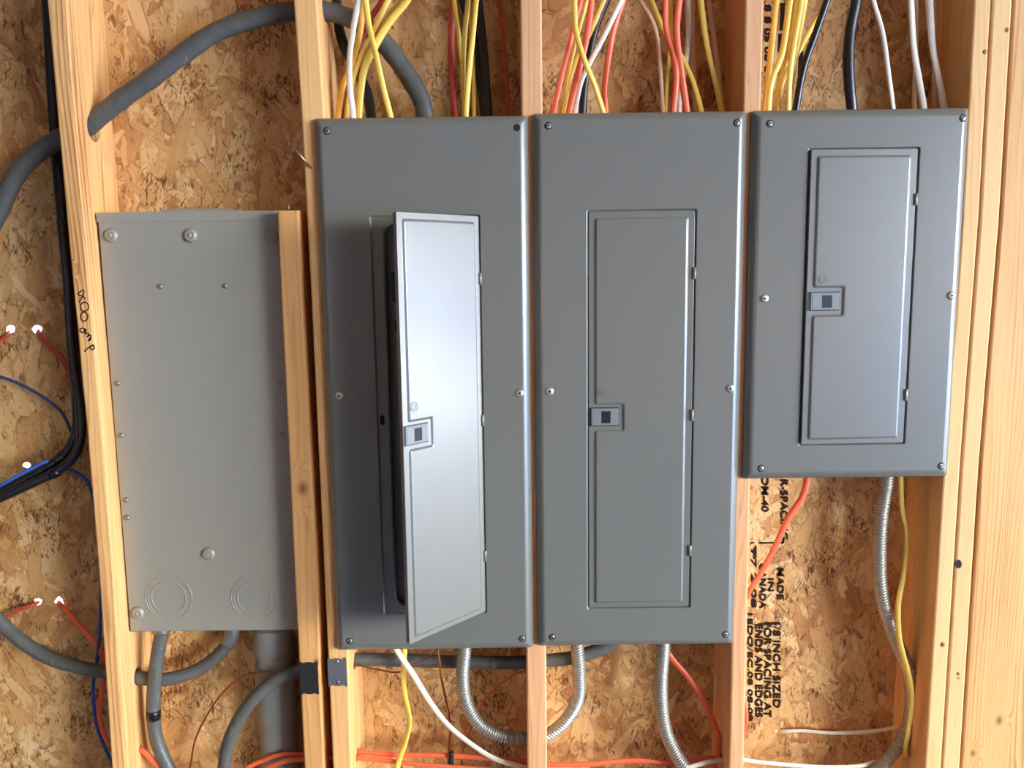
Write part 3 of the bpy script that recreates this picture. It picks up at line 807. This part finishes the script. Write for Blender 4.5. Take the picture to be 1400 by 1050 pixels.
# -- black cables, left bay
o, pathB = cable('thick black cable running down beside the striped stud and turning left', 'black_cable', 15, [(58, -60, .115), (65, 0, .118), (70, 90, .122), (76, 190, .124), (84, 280, .114), (93, 370, .1), (98, 440, .09), (102, 500, .084), (106, 550, .082), (105, 590, .08), (90, 620, .078), (68, 637, .076), (38, 654, .074), (0, 672, .072), (-35, 690, .07)], flat=.9, group='black cables in the left bay', n=12, per=9)
k = min(range(len(pathB)), key=lambda i: (pathB[i] - at(82, 626, .078)).length)
band(o, pathB, k - 2, k + 2, .0125)
o, path = cable('second black cable bundled with the thick one, nearer the viewer at the bend', 'black_cable', 13, [(84, 300, .075), (93, 390, .07), (96, 450, .068), (102, 510, .066), (110, 560, .064), (111, 596, .062), (102, 622, .06), (80, 643, .058), (50, 658, .056), (0, 681, .054), (-35, 697, .052)], flat=.9, group='black cables in the left bay', n=12, per=9)
k = min(range(len(path)), key=lambda i: (path[i] - at(78, 644, .058)).length)
band(o, path, k - 1, k + 2, .0105)
# -- thin wires, left bay
cable('dark blue wire hanging in the left bay above the black bend', 'navy', 4.6, [(-30, 508, .11), (0, 515, .11), (27, 525, .11), (59, 543, .108), (83, 562, .105), (93, 580, .104), (100, 600, .104)], flat=1, cat='wire', name='wire', group='blue wires')
cable('bright blue wire lying along the top of the black cables at left edge', 'blue', 4.4, [(-30, 681, .05), (0, 664, .05), (29, 648, .05), (50, 637, .056), (66, 630, .062)], flat=1, cat='wire', name='wire', group='blue wires')
cable('blue wire leaving the black bend and dropping behind the striped stud', 'blue', 5, [(74, 640, .075), (84, 640, .08), (104, 646, .088), (117, 656, .094), (126, 674, .1), (136, 740, .1), (138, 826, .1), (133, 900, .108), (127.5, 934, .112), (131, 986, .112), (144, 1024, .108), (154, 1045, .106), (164, 1075, .106)], flat=1, cat='wire', name='wire', group='blue wires')
GR = 'red cables poking through the sheathing'
cable('red cable end in the upper left sunlit hole, at the picture edge', 'red', 7.5, [(-25, 483, .10), (0, 467, .115), (8, 460, .13), (13, 453, .15)], cat='cable', group=GR)
cable('red cable from the second sunlit hole, running behind the black cable', 'red', 8.5, [(52, 452, .15), (58, 463, .128), (75, 480, .12), (90, 498, .118), (99, 530, .12), (102, 560, .12)], group=GR)
cable('thin red cable in the lower left sunlit hole', 'red', 6, [(-20, 862, .125), (8, 845, .125), (25, 834, .128), (44, 827, .134), (54, 823, .15)], group=GR)
cable('orange cable from the lower right sunlit hole, looping round behind the striped stud', 'orange', 9, [(80, 823, .15), (90, 835, .13), (113, 860, .118), (135, 885, .108), (141, 904, .104), (140, 939, .1), (136, 980, .096), (149, 1016, .08), (172, 1022, .066), (195, 1027, .06), (206, 1037, .058), (221, 1049, .056), (245, 1072, .056)], group=GR, through='A')

# -- top of the open-door panel
GA = 'cables entering the top of the open-door panel'
cable('flat black cable behind the yellow bundle above the open-door panel', 'black_cable', 14, [(458, -60, .12), (460, 0, .12), (462, 28, .12), (469, 59, .12), (485, 90, .115), (502, 128, .1), (507, 160, .085), (509, 185, .07)], flat=.4, group=GA)
cable('deep orange cable under the yellow ones above the open-door panel', 'red', 9, [(545, -50, .05), (523, 0, .06), (508, 23, .06), (495, 51, .06), (482, 108, .06), (471, 158, .055), (469, 175, .05)], group=GA)
cable('amber cable leftmost at the top edge of the open-door panel', 'amber', 8, [(498, -50, .045), (496, 0, .045), (494, 33, .045), (485, 80, .045), (469, 116, .045), (462.5, 159, .045), (461, 178, .045)], group=GA)
cable('yellow cable slanting down beside the deep orange one, left of the white cable foot', 'yellow', 8, [(556, -50, .04), (531, 0, .04), (513, 39, .04), (495, 75, .04), (482, 112, .045), (474, 159, .05), (473, 178, .05)], group=GA)
cable('broad yellow cable slanting furthest to the upper right above the open-door panel', 'yellow', 10, [(586, -50, .03), (557, 0, .03), (534, 28, .03), (513, 62, .032), (498, 95, .036), (490, 159, .045), (489, 178, .045)], group=GA)
cable('yellow cable just left of the broad slanting one and parallel to it', 'yellow', 8, [(575, -50, .042), (548, 0, .042), (523, 36, .042), (503, 80, .044), (494, 116, .05), (486, 159, .056), (485, 178, .056)], group=GA)
cable('yellow cable crossing in front of the bundle towards the lower right', 'yellow', 8, [(497, -50, .015), (500, 0, .015), (504, 33, .015), (513, 72, .018), (523, 116, .025), (534, 159, .035), (538, 178, .04)], group=GA)
cable('white cable in front of the yellow bundle above the open-door panel', 'white', 8, [(498, -50, .02), (491, 0, .02), (484, 33, .02), (478, 77, .02), (478, 116, .025), (483, 159, .033), (484, 178, .035)], group=GA)
cable('red flat cable left of the second yellow group above the open-door panel', 'red', 9.5, [(620, -50, .08), (619, 0, .08), (617, 64, .08), (619, 116, .075), (621, 157, .07), (621, 178, .07)], group=GA)
cable('yellow cable bending inward at the left of the second yellow group', 'yellow', 6.5, [(619, -50, .06), (621, 0, .06), (626, 41, .06), (632, 85, .06), (634, 112, .06), (634, 157, .065), (634, 178, .065)], group=GA)
cable('yellow cable straight down the centre of the second yellow group', 'yellow', 7, [(643, -50, .045), (640, 0, .045), (635, 51, .045), (633, 103, .045), (635, 157, .05), (635, 178, .05)], group=GA)
cable('yellow cable frontmost of the second yellow group', 'yellow', 7.5, [(656, -50, .03), (651, 0, .03), (646, 51, .03), (641, 103, .035), (637, 157, .04), (637, 178, .045)], group=GA)
cable('shadowed yellow cable at the back of the second yellow group', 'yellow', 6, [(640, -50, .1), (642, 0, .1), (644, 40, .1), (647, 103, .09), (648, 157, .08), (648, 178, .08)], group=GA)
cable('broad black cable left strand right of the second yellow group', 'black_cable', 13, [(622, -50, .105), (633, 0, .105), (647, 40, .105), (655, 95, .095), (663, 157, .085), (665, 182, .08)], flat=.45, group=GA)
cable('broad black cable right strand next to the thin red wire', 'black_cable', 12, [(647, -50, .088), (653, 0, .088), (660, 60, .086), (667, 157, .076), (668, 182, .074)], flat=.5, group=GA)
cable('thin red wire alone at the right above the open-door panel', 'red', 5, [(678, -50, .09), (682, 0, .09), (688, 59, .09), (693, 116, .085), (694, 157, .08), (694, 180, .08)], flat=1, group=GA, name='wire', cat='wire')
# -- top of the middle panel
GB = 'cables entering the top of the middle panel'
cable('orange cable leftmost at the top edge of the middle panel', 'orange', 7, [(808, -50, .03), (794, 0, .03), (780, 57, .03), (767, 108, .035), (757, 153, .04), (753, 175, .045)], group=GB)
cable('slim yellow cable between the two left orange ones above the middle panel', 'yellow', 5.5, [(816, -50, .055), (803, 0, .055), (790, 46, .055), (775, 108, .055), (767, 153, .055), (764, 175, .055)], group=GB)
cable('orange cable second from left above the middle panel', 'orange', 8.5, [(812, -50, .035), (809, 0, .035), (803, 46, .035), (790, 103, .038), (778, 153, .042), (774, 175, .045)], group=GB)
cable('yellow cable crossing in front of the left bundle above the middle panel', 'yellow', 7, [(783, -50, .012), (785.5, 0, .012), (787, 41, .012), (800, 85, .014), (813, 116, .022), (825, 153, .03), (831, 175, .035)], group=GB)
cable('yellow cable slanting behind the orange ones from upper right above the middle panel', 'yellow', 7, [(848, -50, .048), (826, 0, .048), (811, 36, .05), (787, 84, .062), (777, 116, .065), (772, 153, .065), (770, 175, .065)], group=GB)
cable('black cable above the middle panel', 'black_cable', 11, [(846, -50, .075), (829, 0, .075), (813, 39, .075), (803, 85, .075), (798, 123, .075), (797, 153, .075), (797, 180, .075)], flat=.6, group=GB)
cable('white cable slanting across the black one above the middle panel', 'white', 7, [(877, -50, .03), (850, 0, .035), (826, 49, .04), (804, 90, .048), (794, 113, .054), (786, 153, .058), (783, 178, .058)], group=GB)
cable('orange cable right of the crossing white one above the middle panel', 'orange', 8, [(866, -50, .05), (853, 0, .05), (839, 44, .05), (830, 90, .05), (826, 125, .05), (828, 153, .05), (829, 175, .05)], group=GB, twist=.6)
cable('thin off-white cable left of the right-hand bundle above the middle panel', 'beige', 5.5, [(862, -40, .09), (875, 0, .09), (889, 22, .09), (897, 42, .09), (902, 85, .09), (906, 153, .085), (907, 178, .085)], group=GB)
cable('yellow cable slanting under the two coral-orange ones above the middle panel', 'yellow', 7.5, [(876, -40, .065), (890, 0, .065), (906, 39, .065), (931, 77, .065), (947, 110, .06), (959, 153, .055), (962, 175, .055)], group=GB)
cable('coral-orange cable at the left of the right-hand bundle above the middle panel', 'orange', 8.5, [(910, -50, .035), (910, 0, .035), (911, 39, .035), (920, 72, .035), (924, 100, .035), (921, 152, .04), (920, 175, .042)], group=GB)
cable('shadowed yellow cable behind the coral-orange ones above the middle panel', 'yellow', 6, [(917, -50, .1), (917, 0, .1), (917, 51, .1), (913, 100, .095), (910, 153, .09), (909, 178, .09)], group=GB)
cable('coral-orange cable right of its twin above the middle panel', 'orange', 9, [(936, -50, .03), (929, 0, .03), (925, 44, .03), (931, 98, .035), (939, 152, .04), (941, 175, .042)], group=GB)
cable('white cable behind the right coral-orange one above the middle panel', 'white', 7, [(938, -50, .075), (940, 0, .075), (941, 50, .075), (936, 95, .075), (930, 125, .075), (929, 153, .075), (929, 178, .075)], group=GB)
cable('shadowed off-white cable at the back right above the middle panel', 'beige', 8, [(945, -50, .108), (946, 0, .108), (947, 77, .1), (952, 153, .09), (953, 178, .09)], group=GB)
cable('yellow cable rightmost above the middle panel', 'yellow', 8, [(955, -50, .05), (958, 0, .05), (967, 64, .05), (978, 110, .05), (987, 152, .05), (991, 178, .05)], group=GB)
cable('slim off-white cable behind the rightmost yellow one above the middle panel', 'beige', 6, [(963, -50, .085), (969, 0, .085), (978, 64, .085), (985, 123, .08), (987, 153, .08), (988, 178, .08)], group=GB)
# -- top of the short panel
GC = 'cables entering the top of the short panel'
cable('yellow cable leftmost above the short panel, beside the pinkish stud', 'yellow', 8, [(1068, -50, .06), (1062, 0, .06), (1053, 81, .06), (1046, 148, .06), (1044, 172, .06)], group=GC)
cable('yellow cable second from left above the short panel', 'yellow', 8, [(1088, -50, .03), (1080, 0, .03), (1069, 73, .03), (1056, 110, .035), (1051, 148, .04), (1050, 172, .042)], group=GC)
cable('yellow cable third from left above the short panel, at the back', 'yellow', 7.5, [(1098, -50, .068), (1090, 0, .068), (1077, 76, .066), (1067, 110, .064), (1061, 148, .062), (1059, 172, .062)], group=GC)
cable('yellow cable frontmost of the yellow group above the short panel', 'yellow', 8, [(1100, -50, .026), (1095, 0, .026), (1085, 60, .026), (1080, 105, .03), (1078, 148, .04), (1077, 172, .042)], group=GC)
cable('yellow cable rightmost of the upright yellow group above the short panel', 'yellow', 8, [(1108, -50, .045), (1101, 0, .045), (1090, 60, .045), (1082, 105, .048), (1077, 148, .055), (1076, 172, .058)], group=GC)
cable('yellow cable slanting from behind the slim black cable above the short panel', 'yellow', 6.5, [(1160, -40, .075), (1139, 0, .075), (1115, 30, .07), (1090, 74, .055), (1070, 112, .05), (1064, 148, .05), (1063, 172, .05)], group=GC)
cable('slim black cable slanting above the short panel', 'black_cable', 9.5, [(1147, -50, .035), (1131, 0, .035), (1115, 46, .035), (1099, 92, .038), (1088.5, 148, .042), (1085, 172, .045)], flat=.9, group=GC)
cable('thick black cable upright above the short panel', 'black_cable', 14.5, [(1175, -50, .05), (1171, 0, .05), (1163, 41, .05), (1160, 81, .05), (1162, 122, .052), (1165, 148, .055), (1167, 176, .06)], flat=.8, group=GC, n=12)
cable('slim white cable alone, right of the thick black one', 'white', 6.5, [(1182, -50, .05), (1194, 0, .05), (1206, 43, .05), (1214, 95, .05), (1221, 146, .05), (1224, 172, .05)], group=GC)
cable('white cable left of the pair near the right wall stud above the short panel', 'white', 9, [(1243, -50, .045), (1245.5, 0, .045), (1249, 62, .045), (1256, 109, .045), (1262.5, 146, .045), (1266, 172, .045)], group=GC)
cable('white cable rightmost above the short panel', 'white', 9.5, [(1268, -50, .045), (1270.5, 0, .045), (1275, 65, .045), (1283, 106, .045), (1291, 146, .045), (1296, 172, .045)], group=GC)
cable('short visible off-white cable behind the left of the white pair', 'beige', 6.5, [(1252, -50, .08), (1253, 0, .08), (1253, 60, .08), (1251, 108, .078), (1250, 147, .075), (1250, 172, .075)], group=GC)
cable('shadowed off-white cable behind the rightmost white one', 'beige', 7, [(1276, -50, .085), (1277, 0, .085), (1277.5, 60, .085), (1278, 108, .08), (1278, 147, .075), (1278, 172, .075)], group=GC)

# -- below the panels
GD = 'cables leaving the panels at the bottom'
cable('yellow cable hanging from the bottom of the open-door panel', 'yellow', 8, [(553, 868, .05), (553, 893, .05), (551.5, 914, .05), (553, 947, .05), (560, 986, .05), (555, 1011, .05), (546.5, 1037, .05), (543, 1052, .05), (541, 1078, .05)], group=GD, twist=.5)
cable('white cable sweeping down right from the bottom of the open-door panel', 'white', 8.5, [(530, 866, .035), (545, 893, .035), (566, 924, .035), (586, 957, .037), (612, 991, .04), (643, 1016.5, .045), (676, 1037, .05), (718, 1050, .055), (760, 1066, .06)], group=GD)
cable('orange cable from the short panel running down to the pinkish stud', 'orange', 9, [(1103.5, 625, .06), (1103, 657, .06), (1096, 681, .06), (1078, 708, .06), (1061, 745, .06), (1041, 783, .06), (1026, 806, .06), (1014, 830, .066), (1007, 870, .075), (1006, 920, .075), (1014, 950, .065), (1019, 976, .06), (1016, 1004, .066), (1004, 1040, .078), (1002, 1080, .078)], group=GD)
cable('orange cable from the middle panel curving down along the pinkish stud', 'orange', 8, [(894, 862, .06), (917, 898, .06), (939, 924, .06), (957, 950, .06), (972.5, 980.5, .06), (982, 1006, .058), (982, 1028, .056), (977, 1051, .056), (972, 1075, .056)], group=GD)
cable('yellow cable wavering down in front of the flexible conduit under the short panel', 'yellow', 8, [(1230, 628, .055), (1231.5, 657, .055), (1233.5, 694, .055), (1240, 731, .052), (1236, 784, .048), (1228, 825, .042), (1229.5, 874, .034), (1242, 923, .028), (1247, 960, .026), (1242, 997, .028), (1238, 1026, .04), (1240, 1034, .062)], group=GD, twist=.4)
GE = 'orange cables along the bottom'
cable('upper orange cable running sideways through the studs along the bottom', 'orange', 8, [(322, 1062, .06), (345, 1046, .06), (360, 1040, .06), (383, 1032, .06), (414, 1031, .06), (450, 1027, .06), (484, 1028, .062), (540, 1032, .07), (607, 1033, .072), (663, 1036, .07), (720, 1042, .068), (748, 1045, .066), (803, 1045, .07), (844, 1041, .075), (880, 1040, .075), (908, 1043, .075), (944, 1038, .07), (978, 1035, .064), (1001, 1034, .06)], group=GE, through='SBCD')
cable('lower orange cable sagging under the first along the bottom', 'orange', 8, [(340, 1062, .05), (373, 1047, .05), (391, 1040, .05), (415, 1038, .05), (450, 1036, .05), (484, 1036, .052), (527, 1040, .058), (571, 1045, .06), (620, 1049, .06), (690, 1053, .06), (760, 1056, .06), (830, 1062, .06)], group=GE, through='SBC')
cable('white cable running through the foot of the pinkish stud', 'white', 7, [(925, 1060, .04), (938, 1051, .042), (956, 1045, .045), (978, 1040, .05), (1006, 1037, .056), (1030, 1041, .06), (1082, 1046, .066), (1135, 1049, .07), (1176, 1047, .075), (1212, 1038, .085)], group=GD, through='D')
cable('white cable out of a small sunlit hole, crossing behind the flexible conduit at right', 'white', 6, [(1062.5, 999.5, .15), (1075, 999.5, .138), (1098, 999, .134), (1135, 1002, .13), (1180, 1001, .125), (1217, 996, .12), (1240, 990, .12)], group=GD)
cable('short black ridged cable end standing at the bottom under the open-door panel', 'black_cable', 8.5, [(617, 1028, .066), (616.5, 1040, .066), (616, 1052, .066), (616, 1075, .066)], flat=1, group=GD, wob=.12)
GF = 'bare copper wires'
cable('bare copper wire curving from the bottom left through two studs to the open-door panel', 'copper', 2.8, [(255, 1070, .12), (260, 1047, .12), (267, 1011, .12), (283, 978, .115), (309, 942, .085), (338, 922, .0605), (375, 918, .0605), (412, 919, .064), (450, 914, .062), (483, 909, .052), (514, 915, .056), (545, 919, .058), (566, 908, .058), (594, 892, .058), (606, 868, .058)], flat=1, cat='wire', name='copper_wire', group=GF, n=6, through='SB')
cable('twisted bare copper wire dropping from the bottom of the open-door panel', 'copper', 4, [(597, 866, .04), (599, 890, .04), (603, 924, .045), (608, 950, .06), (613, 973, .08), (615, 1000, .1), (612, 1040, .1), (611, 1075, .1)], flat=.6, cat='wire', name='copper_wire', group=GF, n=6, twist=3)
cable('bare copper wire looping from the pinkish centre stud behind the flexible conduit', 'copper', 2.8, [(722, 915, .09), (705, 922, .1), (689, 932, .11), (666, 952, .118), (654, 973, .12), (642, 1000, .12), (632, 1030, .12), (628, 1070, .12)], flat=1, cat='wire', name='copper_wire', group=GF, n=6)

# -- flexible metal conduits
def flex(label, wpx, pts, through=''):
    P = [at(*q) for q in run_on(pts)]
    path = resample(spline(P, 10), .00095)
    ra = wpx * PXM / 2; pitch = .0057
    prof = [1.0, 1.0, .96, .82, .76, .87]
    n = 16; V, F = [], []; N = len(path)
    frames = []
    for k, p in enumerate(path):
        t = (path[min(k + 3, N - 1)] - path[max(k - 3, 0)]).normalized()
        v = (Vector((0, -1, 0)) - t * (-t.y)).normalized(); frames.append((t.cross(v), v))
    for k, p in enumerate(path):
        u, v = frames[k]
        for i in range(n):
            a = 2 * PI * i / n
            q = (k + 6.0 * i / n) % 6.0; i0 = int(q); f_ = q - i0
            m = prof[i0 % 6] * (1 - f_) + prof[(i0 + 1) % 6] * f_
            V.append(p + (u * math.cos(a) + v * math.sin(a)) * ra * m)
    for k in range(N - 1):
        for i in range(n):
            j = (i + 1) % n
            F.append((k * n + i, k * n + j, (k + 1) * n + j, (k + 1) * n + i))
    F.append(tuple(range(n))[::-1]); F.append(tuple((N - 1) * n + i for i in range(n)))
    o = mesh_obj('flexible_conduit', V, F, MAT['flex'], smooth=True, origin=P[0])
    tag(o, label, 'conduit', 'flexible metal conduits')
    for s in through:
        st, secs = STUDS[s]
        for a, b2 in zip(path, path[1:]):
            xm = (sx(secs, a.z, 1) + sx(secs, a.z, 2)) / 2
            if (a.x - xm) * (b2.x - xm) < 0: BORES.append((s, tuple(a), ra * 1.15, 1.1))
    return o
flex('flexible metal conduit in a U bend linking the two tall panels under the centre stud', 19.5, [(636, 862, .05), (635, 891, .05), (632.5, 924, .05), (637.5, 960, .05), (655.5, 990, .052), (683, 1005, .056), (712, 1008.5, .058), (736, 1008, .056), (752, 1003, .052), (775, 983, .05), (790, 955, .05), (791.5, 919, .05), (789, 885, .05), (787, 858, .05)], 'C')
flex('flexible metal conduit dropping from the middle panel to the bottom edge', 20, [(908, 856, .05), (907, 884, .05), (904, 924, .05), (904, 960, .05), (909.5, 998, .05), (924, 1031, .05), (938, 1051, .052), (960, 1078, .055)])
flex('flexible metal conduit in an S curve under the short panel', 20, [(1213, 628, .06), (1212, 657, .06), (1205, 702, .06), (1202, 755, .06), (1205, 813, .06), (1221, 866, .062), (1242, 918, .066), (1247, 960, .07), (1238, 1002, .07), (1217, 1034, .07), (1200, 1051, .07), (1178, 1070, .07)])

# -- grey plastic pipe below the recessed box
pc = at(378, 950, .104)
pv = thing('plastic_conduit', 'fat grey plastic conduit with a coupling below the recessed box', 'conduit', (pc.x, .104, 0.25))
zz = lambda py: at(378, py, .062).z
mesh_obj('pipe', *lathe([(.0365, .3), (.0365, zb + .02)], (pc.x, .104, 0), 'z', 36), MAT['pvc'], pv, True)
mesh_obj('coupling', *lathe([(.0370, zz(997)), (.0395, zz(996)), (.0405, zz(994)), (.0405, zz(922)), (.0395, zz(918)), (.0370, zz(917))], (pc.x, .104, 0), 'z', 36), MAT['pvc'], pv, True)
mesh_obj('collar', *lathe([(.0370, zz(905)), (.0400, zz(903)), (.0400, zz(868)), (.0370, zz(866))], (pc.x, .104, 0), 'z', 36), MAT['pvc'], pv, True)

# ------------------------------------------------------------------ bore the studs for everything that runs through them
p = at_x(128, 175, sx(sA, at(128, 172, .06).z, 2))
bore(studA, (p.x, p.y, p.z), .024, squash=1.05); bore(studA.children[0], (p.x, p.y, p.z), .024, squash=1.05)
for s, c, r, sq in BORES:
    if s == 'A' and c[2] > 1.6: continue
    bore(STUDS[s][0], c, r, squash=sq)
    ch = STUDS[s][0].children[0] if STUDS[s][0].children else None
    if ch and c[1] + r > .09: bore(ch, c, r, squash=sq)

# ------------------------------------------------------------------ nails, staples and marks
def rod(name, label, a, b2, r, m, cat, parent=None):
    V, F = sweep([Vector(a), (Vector(a) + Vector(b2)) / 2, Vector(b2)], r, r, 8)
    o = mesh_obj(name, V, F, MAT[m], parent, True, origin=None if parent else a)
    if not parent: tag(o, label, cat)
    return o
rod('nail', 'bent bright nail sticking out of the stud left of the open-door panel', at(426, 230, -.0005), at(403, 204, -.022), .0016, 'nail', 'nail')
rod('nail', 'pale nail standing up from the sawn top of the short stud', at(395, 291, .03), at(394.5, 276, .03), .0018, 'nail', 'nail')
rod('nail', 'short dark nail on the sheathing left of the striped stud', at(70, 267, .146), at(80, 261, .10), .0016, 'black_cable', 'nail')
for (px, py, st, r) in ((1346.5, 71, studE, .0042), (1289, 881, studE, .0042), (1377, 41, studF, .0036), (1310, 921, studF, .0036)):
    p = at(px, py, 0)
    mesh_obj('nail_head', *lathe([(r, .0006), (r * .95, -.0004), (r * .3, -.0006)], p, n=12), MAT['nail_dull'], st, True)
p = at(1310.5, 771.5, 0)
V = [(p.x + .0075 * math.cos(2 * PI * i / 14) * random.uniform(.7, 1.1), -.0004, p.z + .0085 * math.sin(2 * PI * i / 14) * random.uniform(.7, 1.1)) for i in range(14)]
V += [(v[0], .0004, v[2]) for v in V]
mesh_obj('painted_knot_hole', V, [tuple(range(14))] + [(i, i + 14, (i + 1) % 14 + 14, (i + 1) % 14) for i in range(14)], MAT['hole'], studF)  # flat patch, the dark inside of the knot hole is only colour
# pale torn patch on the left side of the pinkish stud
p = at_x(979, 938, sx(sD, at(979, 938, .04).z, 1) - .0004)
V = []
for s in (0, 1):
    for i in range(16):
        a = 2 * PI * i / 16; k = random.uniform(.75, 1.1) * (1 if s == 0 else .7)
        V.append((p.x - (.0 if s == 0 else .0025), p.y + .010 * math.cos(a) * k, p.z + .030 * math.sin(a) * k))
mesh_obj('torn_patch', V, [tuple(range(16, 32))] + [(i, (i + 1) % 16, (i + 1) % 16 + 16, i + 16) for i in range(16)], plain('torn_wood', srgb(226, 190, 152), .8, bump=(200, .6, .002)), studD)

# handwriting on the striped stud
def zpt(x, y): return at(40 + x / 7.5, 370 + y / 7.5, -.0006)
def ell(cx, cy, rx, ry, a0=0, a1=2 * PI, tilt=0.0, n=14):
    out = []
    for i in range(n + 1):
        a = a0 + (a1 - a0) * i / n; x, y = rx * math.cos(a), ry * math.sin(a)
        out.append((cx + x * math.cos(tilt) - y * math.sin(tilt), cy + x * math.sin(tilt) + y * math.cos(tilt)))
    return out
strokes = [[(578, 292), (545, 262), (510, 250), (500, 240), (520, 218), (545, 200), (556, 200), (560, 225), (540, 275), (512, 328)],
           ell(567, 370, 42, 46, -1.9, 4.6, .15), ell(563, 472, 37, 46, -1.4, 5.0, .1),
           ell(546, 612, 24, 22, -.6, 5.9), [(568, 598), (584, 606), (578, 630), (572, 640)],
           [(570, 655), (600, 640), (612, 650), (590, 682), (622, 662), (634, 672), (604, 722), (628, 706), (636, 692)],
           ell(646, 788, 22, 22, -2.4, 3.8), [(664, 762), (625, 780), (596, 800), (566, 832)]]
V, F = merge([sweep(spline([zpt(*q) for q in s], 4), .0011, .0003, 6) for s in strokes])
hw = mesh_obj('handwriting', V, F, MAT['ink'], studA)
hw['label'] = 'handwritten 200 amp in black marker, reading downward'

# stamped lettering on the sheathing
SHEET = bpy.data.objects['wall_back']
def stamp(text, px, py0, py1, hpx, squash=1.0, ghost=True):
    """lettering that reads downward; px is the column centre, py0..py1 its extent"""
    a, c = at(px, py0, OSBY), at(px, py1, OSBY)
    cu = bpy.data.curves.new('stamp', 'FONT'); cu.body = text; cu.size = 1.0; cu.extrude = 0.0; cu.offset = .012; cu.align_x = 'LEFT'
    tmp = bpy.data.objects.new('stamp', cu); COL.objects.link(tmp)
    bpy.context.view_layer.update()
    me = bpy.data.meshes.new_from_object(tmp.evaluated_get(bpy.context.evaluated_depsgraph_get()))
    bpy.data.objects.remove(tmp); bpy.data.curves.remove(cu)
    xs = [v.co.x for v in me.vertices]; x0, x1 = min(xs), max(xs)
    Ln = (a - c).length; hh = hpx / 680.0
    bm = bmesh.new(); bm.from_mesh(me)
    if ghost:
        d = bmesh.ops.duplicate(bm, geom=bm.verts[:] + bm.edges[:] + bm.faces[:])
        for g in d['geom']:
            if isinstance(g, bmesh.types.BMVert): g.co.x += .10 * (x1 - x0) / max(4, len(text)); g.co.y += .13; g.co.z = .35
    bm.to_mesh(me); bm.free()
    for v in me.vertices:
        s = (v.co.x - x0) / (x1 - x0)
        base = a.lerp(c, s)
        v.co = Vector((base.x + (v.co.y - .35) / .72 * hh, OSBY - .0006 - v.co.z * .0006, base.z))
    me.materials.clear(); me.materials.append(MAT['stamp'])
    o = bpy.data.objects.new('stamped_text', me); COL.objects.link(o); o.parent = SHEET
    return o
stamp('R-SPACING', 1071, 655, 737, 10)
stamp('OM-40', 1045, 650, 699, 9)
stamp('MADE', 1066, 776, 819, 9)
stamp('IN', 1053, 790, 808, 8)
stamp('CANADA', 1042, 770, 831, 9)
stamp('1/8 INCH SIZED', 1061, 850, 967, 10)
stamp('FOR SPACING AT', 1048.5, 850, 980, 10)
stamp('ENDS AND EDGES', 1036.5, 853, 980, 10)
stamp('1EDO/EC.08 08-08', 1025, 838, 985, 7)
stamp('T7 2 08', 1030, 745, 830, 7)
stamp('8 8 0S 08 8 S0 8', 1049, 6, 140, 8)
def mark(px0, py0, px1, py1):
    a, c = at(px0, py0, OSBY), at(px1, py1, OSBY)
    o = mesh_obj('stamped_mark', *box(min(a.x, c.x), max(a.x, c.x), OSBY - .0007, OSBY - .0001, min(a.z, c.z), max(a.z, c.z)), MAT['stamp'])
    o.parent = SHEET
mark(1038, 741, 1072, 743); mark(1069, 736, 1072, 743); mark(1036, 852, 1067, 854); mark(1030, 748, 1033, 764); mark(1026, 741, 1031, 743)
mark(1067, 4, 1072, 42); mark(1064, 46, 1068, 72); mark(1092, 70, 1097, 112)
